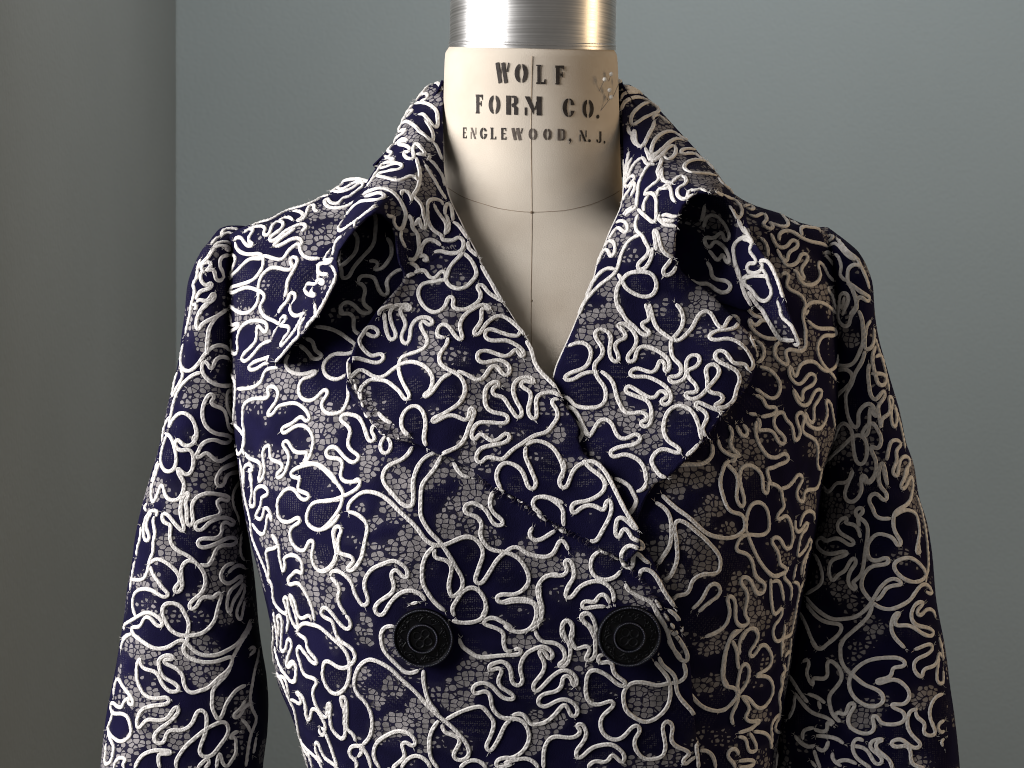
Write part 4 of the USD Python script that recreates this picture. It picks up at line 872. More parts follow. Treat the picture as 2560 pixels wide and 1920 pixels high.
1248,963 1245,955 1229,958 1215,972 1212,993 1215,1015 1229,1029 1250,1034 1269,1042 1267,1056 1245,1058 1220,1056 1196,1058 1182,1075 1180,1094 1188,1099 1199,1086 1212,1091 1229,1102 1245,1099 1261,1086 1272,1086 1272,1099 1250,1110 1223,1115 1201,1123 1191,1140 1193,1153 1204,1156 1215,1145 1234,1145 1256,1148 1272,1134 1291,1118 1313,1104 1340,1088 1367,1080 1383,1061 1394,1042 1389,1020 1380,1007 1383,999 1397,999
1250,966 1239,966 1231,977 1237,988 1256,993 1269,1010 1283,1031 1296,1045 1305,1034 1296,1012 1286,991 1283,969 1294,950 1313,944 1332,947 1334,958 1315,953 1302,961 1313,972 1326,982 1326,1001 1321,1020 1324,1039 1337,1048 1342,1029 1340,1004 1348,988 1367,982 1386,982 1400,991
1066,1115 1060,1099 1063,1072 1063,1048 1055,1026 1039,1015 1022,1020 1009,1034 1003,1056 1009,1077 1025,1091
946,1031 960,1048 979,1058
1315,852 1329,877 1337,906 1356,934 1378,955 1391,969
1253,1223 1242,1198 1245,1174 1261,1158 1283,1161 1302,1174 1313,1196 1321,1217 1332,1223 1340,1209 1334,1190 1324,1166 1313,1139 1315,1117
1315,1114 1332,1104 1353,1104 1375,1114 1391,1131 1402,1152 1408,1174 1405,1198
1408,1258 1383,1247 1359,1242 1337,1247 1332,1261 1340,1274 1353,1285
1407,1150 1410,1174 1399,1199 1404,1218 1415,1218 1426,1193 1440,1169 1458,1158 1477,1153 1496,1161 1513,1180 1526,1202
1458,1150 1477,1172 1499,1188 1513,1210 1507,1229 1491,1242 1464,1253 1437,1258 1429,1269 1434,1283 1450,1272 1469,1264 1491,1267 1510,1275 1515,1258 1524,1250 1529,1264 1526,1286 1515,1310 1502,1334 1488,1353 1475,1351
1350,1242 1372,1245 1393,1258 1407,1275 1408,1296 1410,1315
1510,1174 1526,1202 1545,1240 1564,1277 1581,1305 1594,1324
1591,1324 1575,1310 1559,1296 1545,1296 1540,1315 1540,1337 1548,1343 1556,1326 1567,1324 1581,1345 1594,1351 1605,1359 1608,1370 1594,1370 1575,1364 1559,1375 1553,1391 1559,1410 1570,1419 1581,1416 1583,1394 1591,1383 1608,1397 1624,1408
ul
883,579 893,594 893,614 888,631 874,648 856,663 842,665
869,582 856,601 849,621 847,646 847,663
849,660 854,680 856,695 871,692 881,675 896,655 913,636 925,623 935,606 938,584 940,552 935,532
896,705 901,692 918,690 935,695 942,710 950,729 962,739 970,732 967,710 974,692 992,678 1006,673
896,707 908,714 913,729 908,749 915,766 928,776 920,783 903,781 888,766 871,756 856,761 851,773 859,783
923,653 938,653 945,663 935,673 950,673 967,658 979,636 977,609 967,594
849,776 852,784 871,784 884,795 884,814 890,831 903,836
cr
1563,439 1565,419 1570,395 1572,380
1580,395 1572,414 1567,437 1563,461 1567,469 1580,456 1588,446 1582,439 1570,449 1563,461
1570,444 1585,412 1597,400 1609,395 1614,407 1624,412 1631,405 1644,395 1661,385
1631,405 1629,395 1644,380
1636,412 1626,412 1614,424 1604,444 1597,461 1595,483 1592,505 1590,520 1575,528 1563,540
1654,395 1651,412 1644,432 1649,444 1634,461 1619,473 1612,488 1622,483 1634,486 1641,501 1641,520 1641,540 1636,557 1624,550 1607,535 1595,523
1622,488 1614,501 1609,515 1611,528
1654,422 1654,437 1658,451 1668,456 1683,461
1644,488 1644,478 1656,471 1671,471 1676,459 1663,466 1649,476
1673,464 1678,478 1681,496 1688,505
1676,461 1688,449 1700,441 1715,446 1713,461 1698,469 1693,481 1698,493 1713,498 1720,488 1722,478 1740,476 1752,473 1767,481
1732,491 1722,493 1717,498
1791,439 1767,434 1742,433 1720,429 1710,419 1717,407 1735,400 1752,400 1772,407 1786,419
1700,385 1717,385 1737,385 1752,395
1796,444 1806,459 1821,471 1836,483
1789,481 1806,488 1826,496 1843,505 1853,520 1853,537 1843,545 1831,530 1823,513
1845,547 1853,567 1865,584
1585,454 1575,473 1565,488 1558,501
1582,454 1588,461 1585,478 1577,491
1558,537 1570,525 1582,518
1540,557 1553,552 1565,557 1570,572 1565,582 1553,574 1545,569 1533,582 1523,599
1595,537 1590,555 1590,572 1597,582 1607,591 1614,606 1622,621 1619,636 1604,651 1595,663 1597,673 1609,673 1622,658 1629,641 1631,619
1641,626 1639,609 1636,589 1636,574 1644,584 1649,604 1654,621 1666,636 1681,643
1513,616 1521,604 1533,604 1538,619 1535,636 1526,641 1521,626 1511,626 1501,643 1494,660
1654,540 1668,537 1681,542 1693,540
1649,537 1646,550 1649,550 1663,562 1681,564 1690,567
1654,547 1668,552 1686,552
1678,646 1671,658 1658,675 1661,687 1673,687 1686,675 1690,665
1868,591 1853,596 1840,606 1833,621 1833,641 1840,663 1848,685 1848,697 1831,692 1816,675
1850,697 1858,710 1868,714
1853,700 1863,692 1868,687
1848,712 1853,737 1863,761 1868,771
1858,567 1870,587 1883,609
1858,599 1873,601 1880,611 1875,621 1880,636 1890,648 1888,658 1875,658 1868,668 1873,680 1890,682 1905,673 1905,658 1900,653 1915,651 1927,663 1937,680 1944,700 1951,719 1956,737 1961,746
1863,697 1880,690 1900,690 1917,692 1922,707 1927,719 1929,734 1917,751 1902,751 1888,737 1873,719 1860,710 1863,697
1905,670 1915,685 1922,702
1944,751 1949,766 1954,776
1902,769 1912,783
1870,729 1883,749 1897,769 1907,783
1904,771 1918,798 1934,825 1953,850 1969,852 1986,850
1950,771 1958,795 1977,812 1988,833 1999,855 1994,863 1983,860
1554,214 1572,218 1590,225 1606,237
1554,225 1568,221 1581,225 1597,232
1554,248 1561,234 1577,230 1593,232
1554,275 1561,257 1577,246 1595,243 1611,248 1629,259 1645,270 1647,277 1636,284 1618,291 1597,304 1581,313 1577,304 1581,286 1595,270 1611,259 1624,257
1633,300 1633,291 1645,288 1658,298 1674,309
1636,302 1631,320 1622,336 1613,356 1602,368 1593,361 1588,345 1586,325 1581,338 1584,354 1595,365
1570,316 1572,329 1579,338
1627,397 1629,372 1636,352 1649,338 1667,329 1685,331 1703,343 1722,352
1629,406 1638,388 1654,374 1670,359 1690,347 1710,352
1613,370 1620,386 1624,402
1629,406 1645,397 1658,383 1672,368 1685,365 1690,377 1683,392 1670,399 1660,390
1737,374 1717,372 1703,377 1703,386 1726,383 1744,390 1758,399
ur
1759,569 1762,557 1769,542 1784,537 1799,545 1813,562 1821,579 1823,596 1813,601 1806,582 1794,589 1779,596 1764,594 1762,606 1774,619 1784,606 1794,606 1808,616 1821,636 1823,658 1813,648 1806,636 1796,651 1784,641 1772,626
1727,700 1747,710 1767,710 1786,722 1806,732 1821,727 1826,714 1813,702 1796,700 1781,692 1777,673 1767,655
1762,513 1759,532 1754,552
pr
1602,587 1585,594 1570,606 1558,626 1550,648 1545,668 1535,685 1521,697 1501,712 1484,729 1469,746 1457,764 1449,783 1447,788
1538,673 1521,671 1506,678 1494,690 1481,707 1472,724 1464,742
1545,685 1555,700 1563,717 1577,729 1597,739 1619,742 1634,734 1641,717 1639,700 1629,685 1612,680 1590,680 1570,685 1560,695 1550,707 1543,722 1540,742 1543,761 1553,781 1560,788
1543,760 1556,782 1567,801 1586,817 1602,833 1621,839 1624,831 1610,820 1605,809 1621,801 1621,782 1613,760
1624,760 1629,782 1638,812 1651,828 1673,844 1694,852 1713,839 1730,820 1743,795 1754,782 1770,779 1784,795 1795,814 1808,820 1819,801 1836,790 1846,803 1836,820 1811,825 1784,831 1773,844 1789,850 1817,847 1844,855 1865,874 1879,898 1882,917 1871,925 1863,912 1838,909 1825,896 1814,882 1798,877 1787,890 1798,904 1819,915 1841,928 1849,950 1841,974 1836,996 1822,1012 1803,1020 1787,1015 1798,1007 1808,996 1798,985 1779,982 1768,969 1768,947 1765,925 1776,912 1792,915 1798,931 1787,950 1773,966 1760,982 1741,996 1722,996 1713,985 1730,982 1743,977 1738,961 1722,944 1719,928 1735,920 1749,904 1746,890 1727,890 1716,906 1716,925 1713,944 1697,955 1678,955 1673,944 1689,942 1703,931 1700,912 1684,896 1678,877 1678,855 1689,839 1703,820 1708,795 1700,771 1689,760
1421,866 1442,858 1464,860 1477,877 1475,898 1464,917 1440,928 1421,936 1412,947 1429,950 1450,939 1472,931 1486,931
1486,931 1488,909 1502,893 1507,874 1496,855 1488,836 1494,825 1510,825 1526,839 1526,860 1524,882 1532,901 1545,904 1543,882 1537,866 1548,852 1564,844 1556,825 1545,814 1556,809 1575,820 1589,839 1591,855 1583,874 1570,890 1572,904 1586,901 1591,882 1602,868 1621,868 1643,877 1662,890 1673,906 1670,928 1662,928 1662,912 1651,901 1643,920 1629,931 1608,925 1586,923 1575,934 1586,942 1613,942 1638,950 1657,961 1673,977 1678,996 1673,1007 1659,1012 1654,1001 1667,993 1662,980 1648,980 1638,993 1621,993 1602,982 1586,972 1570,966 1564,977 1575,985 1597,993 1616,1001 1627,1018 1629,1039 1624,1061 1610,1067 1602,1056 1616,1050 1616,1037 1600,1031 1578,1034 1562,1029 1548,1007 1540,985 1534,961 1521,942 1502,928
1488,923 1494,944 1510,966 1515,988 1510,1007 1494,1018 1472,1020 1450,1018 1434,1010 1421,996 1410,993
1415,1018 1412,1029 1426,1045 1442,1058 1456,1072 1472,1091 1458,1064 1445,1037 1429,1020 1415,1018
1472,1094 1486,1072 1499,1053 1518,1050 1532,1064 1540,1083 1553,1096 1572,1094 1591,1086 1602,1096 1589,1110 1564,1115 1540,1121 1526,1132 1534,1142 1556,1137 1583,1142 1602,1156 1613,1178 1616,1205
1453,1067 1456,1086 1445,1104 1442,1129 1456,1148 1475,1164
1741,1020 1741,1007 1757,1010 1779,1020 1803,1031 1800,1037
1741,1018 1757,1026 1768,1042 1760,1061 1757,1080 1765,1091
1754,1099 1749,1075 1741,1048 1727,1026 1705,1015 1681,1020 1665,1039 1659,1067 1662,1088 1676,1107 1697,1121 1700,1132 1681,1129 1657,1123 1638,1134 1629,1153 1638,1172 1651,1189 1665,1194
1874,836 1882,858 1890,879 1892,893
1716,1140 1735,1123 1746,1110
1616,1204 1608,1223 1591,1229
1537,1196 1556,1204 1575,1218 1583,1234 1591,1250 1586,1267 1572,1286
br
1858,518 1870,513 1885,520 1880,525 1865,520
1873,537 1890,542 1902,535 1915,540 1915,552 1907,560 1915,569 1929,572 1932,564 1922,557 1939,562 1959,567 1971,562 1966,550 1954,537
1927,584 1934,601 1944,616 1959,619 1971,611 1979,601 1993,606 1991,619 1976,628 1969,641 1966,653 1956,648 1949,636 1942,623
1949,601 1947,589 1956,579 1971,577 1988,584 2003,594 2018,601 2035,606 2052,609 2067,616
2006,589 2001,574 2006,567 2025,569 2045,572 2052,579
1956,648 1966,663 1981,663 1996,651 2003,636 2015,636 2018,648 2008,663 2003,680 2010,697 2001,695 1991,680 1983,675
1993,685 1998,700 2013,712 2030,712 2045,702 2050,685 2045,665 2047,655 2060,668 2069,687 2084,702
2060,633 2072,631 2082,646 2084,663 2072,648 2062,638
1900,594 1912,606 1919,623 1919,641
1954,687 1961,682 1971,690 1966,707 1971,722 1991,732 2006,744 2013,761 2010,778 2006,788
2013,771 2023,759 2040,755 2060,759 2074,769 2089,783
2079,719 2067,722 2077,734 2084,754 2089,773
1976,552 1996,562
1697,1164 1724,1161 1749,1161 1770,1151 1781,1132 1779,1110
1822,1064 1830,1086 1825,1107 1838,1129 1849,1140 1833,1140 1814,1132 1800,1118 1795,1099
1841,1064 1852,1086 1863,1091 1868,1080 1857,1061
1861,760 1872,776 1888,790 1904,793
1915,803 1902,801 1893,812 1880,809 1874,798 1874,809 1883,825 1904,841 1926,847 1942,847
1891,852 1904,863 1910,882 1902,901 1893,906
1899,917 1923,925 1942,944 1950,966 1942,991 1926,996 1907,985 1888,972
1888,988 1907,999 1918,1018 1937,1018 1940,1029 1921,1039 1902,1042
1872,1034 1891,1037
1948,855 1937,868 1937,887 1950,904 1967,912 1967,896 1964,879 1977,874 1999,879 2013,868 2013,847 2013,825 2007,795 2010,771 2018,760
2018,801 2032,814 2053,822 2081,822 2091,831 2083,839 2062,839 2048,852 2043,874 2051,901 2064,920 2078,934 2089,950
2094,887 2091,909 2081,923 2064,928 2048,917 2037,906 2018,904 2002,912 1994,928 1988,942 1980,928 1975,915 1972,931 1980,950 1996,961 2013,947 2026,934 2037,942 2032,961 2013,972 2005,985 2005,1001 1991,988 1983,974 1988,993 2002,1012 2018,1012 2029,993 2043,974 2053,977 2045,1001 2034,1018 2034,1042 2029,1058 2018,1045 2013,1031 2013,1050 2026,1067 2048,1072 2062,1053 2067,1026 2064,1001 2072,1004 2081,1034 2086,1067
2021,776 2013,787
1893,1045 1899,1061 1896,1075 1915,1075 1934,1083 1945,1104 1958,1110 1961,1096 1942,1075 1934,1056 1940,1037 1956,1031 1964,1048 1977,1061 1983,1086 1988,1102 1999,1086 1994,1061 1991,1039 2002,1031 2010,1045 2005,1067 2010,1083 2032,1096 2043,1115 2043,1142 2045,1170 2051,1175
1891,1053 1888,1072 1893,1099 1907,1126 1923,1142 1945,1142 1958,1134 1969,1140 1967,1153 1948,1161 1929,1170 1918,1172 1921,1194 1926,1210
1638,1256 1657,1267 1673,1288 1678,1313 1678,1340 1673,1367 1659,1389 1646,1410
1659,1448 1673,1443 1684,1424 1692,1400 1692,1367 1689,1340 1686,1313 1694,1302 1713,1307 1735,1324 1760,1345 1781,1367 1798,1391 1800,1416 1792,1432 1768,1435 1746,1440 1730,1454 1724,1473 1711,1486 1692,1489 1684,1500
1654,1237 1667,1250 1692,1272 1719,1291 1743,1313 1768,1334 1795,1343 1822,1345 1846,1337 1860,1321 1860,1299 1852,1286 1830,1280 1814,1261 1806,1237 1800,1207 1806,1177 1814,1158 1825,1153
1825,1153 1838,1150 1833,1139
1817,1161 1838,1183 1844,1204 1841,1231 1844,1256 1855,1267 1860,1253 1855,1229 1849,1199 1852,1174 1863,1164 1882,1166 1901,1183 1906,1204 1909,1229 1917,1234 1920,1212 1925,1202
1865,1326 1865,1302 1871,1275 1884,1258 1903,1258 1917,1275 1922,1302 1920,1326 1906,1337 1879,1337 1857,1340 1844,1356 1841,1375 1855,1381 1871,1389 1882,1413 1887,1438 1901,1451 1911,1462 1906,1481 1892,1484 1882,1465 1871,1446 1855,1443 1852,1457 1863,1473 1868,1494 1863,1519 1863,1538 1871,1554 1857,1565 1844,1560 1838,1541 1838,1513 1830,1492 1819,1492 1822,1516 1822,1541 1811,1565 1789,1581 1762,1592
1865,1326 1874,1351 1884,1375 1898,1402 1914,1424 1933,1440 1949,1440
1730,1522 1749,1505 1762,1484 1773,1465 1787,1459 1798,1467 1798,1484 1781,1500 1760,1516 1746,1530
1855,1573 1838,1584 1825,1600
1855,1600 1865,1579 1882,1570 1892,1581 1895,1600
1921,1208 1934,1211 1951,1224 1956,1249 1959,1268 1948,1281 1942,1297 1951,1297 1964,1289 1975,1306 1980,1327 1980,1354 1970,1373 1959,1365 1948,1346 1934,1344 1929,1354 1942,1376 1948,1401 1953,1414 1964,1420 1959,1441 1970,1455 1978,1474 1975,1501
1929,1441 1951,1436 1967,1425 1970,1417
1951,1222 1970,1216 1986,1197 1997,1186 2005,1194 1997,1216 1991,1232 1997,1251 2007,1254 2010,1232 2024,1224 2040,1222 2048,1200 2054,1170
1999,1316 2005,1292 2018,1278 2032,1281 2035,1300
1988,1300 1988,1322 1997,1330 2016,1306 2018,1316 2005,1333 1997,1360 1994,1390 2007,1379 2018,1360 2024,1346 2026,1360 2016,1387 2005,1409 2002,1436
2007,1441 2010,1414 2018,1384
1983,1449 1986,1428 1991,1411
1929,1455 1945,1452 1953,1471 1959,1501
1926,1447 1926,1482 1929,1512 1937,1536 1953,1520 1951,1542 1937,1561 1932,1585 1942,1604 1956,1593 1961,1561
1959,1620 1956,1596 1972,1590 1980,1571 1988,1531 1997,1482 2007,1455
1983,1455 1994,1458 1997,1477
1880,1403 1885,1428 1896,1449 1910,1458 1910,1474 1899,1485 1885,1471 1880,1458
1896,1615 1910,1612 1921,1620
1749,1877 1766,1877 1782,1892 1789,1920
1718,1725 1736,1748 1756,1766 1782,1776 1804,1776 1820,1768
1820,1606 1812,1632 1807,1662 1807,1692 1820,1713
1848,1576 1833,1581 1820,1609 1813,1639 1809,1672 1808,1697 1815,1715 1835,1720 1843,1735 1833,1753 1815,1771 1800,1778
1830,1601 1841,1627 1843,1652 1846,1672
1848,1637 1848,1609 1858,1584 1876,1571 1889,1573 1894,1591 1884,1614 1873,1634 1878,1642 1894,1624 1909,1611 1922,1624 1929,1644 1922,1667 1901,1682 1889,1690 1906,1690 1924,1697 1932,1720 1927,1743 1914,1763 1899,1771 1884,1761 1871,1746 1853,1741
1846,1735 1861,1715 1871,1690 1871,1667 1861,1659 1851,1672 1846,1695 1843,1718 1846,1735 1838,1766 1828,1791 1833,1811
1856,1746 1868,1758 1871,1776 1863,1791 1876,1804 1899,1801 1884,1816 1871,1824 1846,1832
1884,1829 1909,1832 1924,1847 1927,1870 1929,1842 1927,1819 1937,1796 1949,1786 1942,1804 1937,1824 1949,1832
1846,1842 1863,1847 1868,1867 1876,1880 1889,1875 1886,1854 1873,1832
1846,1887 1838,1872 1823,1877 1820,1892 1833,1908 1838,1920
1846,1903 1876,1900 1886,1905 1876,1915 1848,1918
1954,1596 1954,1642
1962,1642 1972,1627 1975,1637
1957,1662 1962,1677 1952,1692 1954,1715 1947,1733 1949,1761 1949,1786
1962,1667 1954,1718 1949,1743
1977,1596 1972,1642 1967,1677
1939,1920 1944,1885 1949,1895 1952,1915
sr
2062,601 2069,591 2082,589 2079,599 2067,606
2074,614 2089,609 2104,623 2116,636 2129,646 2141,648
2087,636 2094,638 2101,653 2104,670 2101,685 2109,697 2116,702
2156,673 2146,663 2131,663 2121,673 2119,690 2121,707 2129,719 2136,737 2141,759 2136,773 2124,788
2121,707 2136,717 2151,729 2165,737 2173,744 2170,754 2158,746 2146,744 2141,756 2143,773
2094,778 2099,759 2101,739 2109,732 2119,737 2121,751 2114,769 2106,788
2104,773 2109,759 2111,742
2092,596 2106,614 2124,633 2141,646 2153,668 2165,695 2173,722
2102,760 2097,776 2097,798 2108,814 2121,814 2127,793 2138,776 2143,760
2146,776 2154,795 2157,822 2157,855 2148,882 2132,909 2110,915 2091,912
2176,801 2165,820 2162,847 2165,874 2178,868 2184,847 2184,820
2162,877 2154,906 2138,934 2129,961 2116,985 2116,1012 2121,1042 2138,1069 2146,1061 2146,1037 2159,1015 2176,1010 2189,1029 2192,1042 2181,1031 2176,1020 2173,1053 2167,1086 2157,1091 2159,1075 2181,1058 2194,1075 2203,1099 2192,1121 2178,1115 2181,1132 2189,1151 2189,1178 2176,1202 2162,1205 2154,1186
2091,928 2110,923 2129,934 2127,955 2110,974 2094,991 2091,1018 2086,1053
2083,974 2091,991
2173,909 2170,936 2173,966 2176,985 2189,999 2208,977 2211,991 2197,1012 2197,1037 2203,1072 2205,1048 2219,1037 2224,1015 2222,991 2230,996 2227,1031 2235,1069 2241,1045 2235,1020
2189,866 2181,890 2184,920 2189,939 2197,961 2211,961 2211,939 2194,934 2178,934
2189,893 2200,887 2211,923
2186,844 2197,877 2211,923 2222,977
2235,1012 2249,1058 2262,1121
2086,1102 2094,1075 2108,1058 2127,1072 2132,1096 2135,1129 2143,1156 2154,1161 2165,1145 2167,1115 2159,1094 2143,1088 2124,1099 2105,1118 2089,1132 2072,1151
2081,1075 2072,1094 2064,1118 2056,1140 2051,1172
2070,1151 2067,1123
2216,1151 2222,1121 2230,1102 2246,1102 2251,1113 2241,1126 2241,1153 2232,1180 2241,1191 2246,1172 2254,1145 2268,1142 2273,1161 2265,1172 2260,1194 2254,1210
2197,1210 2197,1183 2205,1156 2213,1180 2216,1210
2268,1210 2276,1191 2284,1205
2059,1216 2070,1230 2083,1219 2092,1208 2111,1207 2127,1194 2132,1175 2121,1208 2113,1230 2116,1249 2130,1255 2146,1243 2154,1219 2154,1192 2162,1189 2170,1208 2181,1200 2192,1181
2197,1170 2197,1197 2203,1219 2216,1235 2214,1251 2203,1246 2192,1235 2178,1238 2173,1254 2181,1270 2189,1289 2206,1297 2227,1296
2219,1213 2214,1197 2208,1170
2271,1170 2260,1197 2252,1216 2257,1223 2268,1208 2276,1192 2281,1205 2279,1230 2273,1254 2257,1268 2238,1281 2233,1300 2235,1322 2246,1344 2252,1357 2246,1365 2235,1349 2216,1338 2195,1335 2181,1344 2170,1360 2168,1379 2176,1398 2195,1401 2216,1395 2222,1403 2211,1411 2187,1414 2168,1425 2157,1444 2154,1466 2165,1487 2181,1506
2233,1292 2254,1278 2273,1276 2290,1287 2295,1306 2298,1333 2295,1360 2298,1384 2292,1382 2295,1354
2151,1344 2146,1325 2132,1311 2113,1306 2119,1297 2105,1297 2094,1316 2102,1333 2121,1344 2135,1357 2127,1363 2108,1352 2086,1346 2064,1352 2054,1344 2043,1352 2045,1368 2062,1382 2086,1384 2108,1379 2119,1382 2102,1392 2081,1401 2073,1420 2075,1441 2083,1452 2094,1439 2111,1428 2121,1411 2135,1395 2140,1406 2130,1422 2121,1444 2124,1463 2138,1474 2140,1466 2132,1458 2146,1444 2157,1422 2162,1387 2168,1346 2168,1316 2157,1300 2143,1292 2140,1276 2154,1270 2157,1281 2146,1292 2149,1316
2037,1387 2048,1406 2056,1433 2054,1458 2035,1474 2016,1485
2016,1493 2032,1514 2054,1533 2081,1547 2111,1547 2138,1542 2159,1528 2176,1509 2192,1482 2206,1463 2224,1449 2243,1449 2254,1460 2241,1463 2216,1471 2203,1490 2189,1501
2016,1509 2032,1531 2054,1550 2081,1558 2102,1563 2102,1577 2086,1596 2062,1615
1999,1531 2016,1563 2029,1596 2043,1620
2181,1509 2173,1536 2151,1561 2127,1582 2108,1601 2102,1620
2181,1506 2197,1517 2224,1523 2252,1514 2276,1498 2295,1471 2311,1460 2325,1471 2328,1485 2314,1479
2314,1455 2311,1428 2298,1409 2276,1395 2252,1398 2235,1411 2241,1430 2260,1447 2284,1455 2306,1449 2314,1436
2290,1238 2303,1278 2314,1333 2319,1387 2319,1420 2314,1444
2309,1506 2295,1506 2281,1523 2279,1547 2292,1563 2317,1569 2333,1580 2328,1590 2303,1582 2284,1569 2262,1563 2241,1563 2238,1550 2249,1533 2241,1533 2230,1552 2230,1580 2243,1601 2262,1620
2309,1509 2292,1531 2300,1539 2314,1525 2330,1525 2338,1544
2347,1593 2352,1620
2101,1606 2101,1632 2104,1654 2119,1677 2137,1692 2159,1710 2182,1720 2203,1733 2208,1751 2197,1763 2177,1766 2154,1758 2134,1741 2124,1720 2124,1697 2137,1675 2159,1657 2187,1647 2223,1644 2251,1647 2263,1659 2251,1667 2233,1670 2228,1687 2210,1697 2190,1703 2195,1708 2215,1703 2240,1700 2261,1713 2273,1733 2268,1753 2251,1761 2228,1761 2238,1771 2258,1781 2261,1799 2246,1809 2220,1811 2200,1804 2192,1791 2182,1791 2185,1811 2180,1829 2162,1834 2139,1827 2122,1811 2122,1791 2132,1773 2137,1761 2127,1758 2119,1771 2111,1786 2094,1781 2089,1794 2101,1804 2086,1791 2076,1768 2073,1743 2086,1723 2101,1703 2104,1685 2091,1662 2073,1652 2068,1665 2068,1690 2053,1697 2033,1697 2033,1713 2023,1700 2018,1677 2023,1659 2018,1649 2008,1654
2028,1596 2038,1616 2053,1622 2071,1606
1972,1687 1987,1710 2003,1735 2020,1756
1987,1733 2003,1753 2020,1773 2041,1786 2066,1794 2086,1809
2020,1735 2043,1743 2063,1758
2046,1753 2051,1773
2035,1822 2056,1829 2068,1824 2068,1806 2081,1814
1987,1839 2003,1857 2023,1867 2038,1862
2008,1849 2008,1829 2020,1822 2035,1819
2041,1839 2073,1842 2096,1849 2109,1859
2041,1867 2058,1877 2068,1865 2071,1852
1987,1738 1985,1768 1972,1796
2159,1852 2142,1847 2132,1862 2139,1890 2159,1908 2177,1920
2134,1865 2159,1870 2175,1887 2192,1910 2205,1905 2197,1887 2177,1870 2177,1857 2192,1849 2208,1849 2192,1857 2192,1872 2208,1887 2225,1903 2230,1920
2294,1773 2276,1778 2268,1804 2273,1827 2289,1847 2301,1862 2291,1870 2271,1862 2253,1849 2233,1852 2228,1859 2240,1867 2266,1865 2276,1880 2278,1903 2291,1915 2311,1920
2289,1776 2294,1794 2311,1809 2309,1829 2322,1839 2337,1834 2332,1814 2324,1789 2327,1763 2342,1741 2357,1735
2360,1801 2344,1816 2352,1832 2360,1827
2360,1847 2352,1854 2357,1865
2286,1624 2306,1616 2327,1611 2329,1624 2311,1639 2291,1649 2284,1667 2294,1687 2304,1692 2309,1675 2329,1667 2342,1652 2347,1632 2354,1642
2347,1644 2342,1677 2344,1705 2354,1710 2357,1677
2349,1599 2354,1622 2357,1652
2081,1882 2084,1900 2104,1915
2091,1905 2116,1900 2142,1910
2028,1903 2041,1918
2035,1875 2043,1900 2051,1920"""
cords, key_ = [], None
for line in TEXT.split('\n'):
    if ',' not in line: key_ = line; continue
    cords.append((key_, np.array([[float(c) for c in p.split(',')] for p in line.split()])))
TARGET = {'bl': ['bl', 'back'], 'br': ['br', 'back'], 'ul': ['bl'], 'ur': ['ur', 'br'], 'cl': ['cl', 'pl'], 'pl': ['pl', 'cl', 'bl'], 'cr': ['cr', 'pr'], 'pr': ['pr', 'cr', 'br'], 'sl': ['sl'], 'sr': ['sr']}
casts = {}
def caster(k):
    if k not in casts:
        m = cat([tm(*sheets[s]) for s in TARGET[k]]); N = m.vertex_normals; P = topx(m.vertices); face = N[:, 1] < -.02
        casts[k] = (m, trimesh.ray.ray_pyembree.RayMeshIntersector(m) if trimesh.ray.has_embree else m.ray, cKDTree(P[face]), np.array(m.vertices)[face], N[face])
    return casts[k]
def catmull(P, step):
    if len(P) < 3: P = np.vstack([P[0], P.mean(0), P[-1]])
    c = np.concatenate([[0], np.cumsum(np.maximum(np.linalg.norm(np.diff(P, axis=0), axis=1), .5) ** .5)])
    from scipy.interpolate import CubicSpline
    cs = CubicSpline(c, P, bc_type='natural'); u = np.linspace(0, c[-1], 30 * len(P)); Q = cs(u)
    l = np.concatenate([[0], np.cumsum(np.linalg.norm(np.diff(Q, axis=0), axis=1))]); n = max(4, int(l[-1] / step))
    return np.stack([np.interp(np.linspace(0, l[-1], n), l, Q[:, k]) for k in (0, 1)], -1), l[-1]
def blur(a, n):
    for _ in range(n):
        b = a.copy(); b[1:-1] = (a[:-2] + 2 * a[1:-1] + a[2:]) / 4; a = b
    return a
PROF = np.array([(-1.0, -.25), (-1.04, .30), (-.82, .80), (-.48, 1.0), (0, .74), (.48, 1.0), (.82, .80), (1.04, .30), (1.0, -.25)])
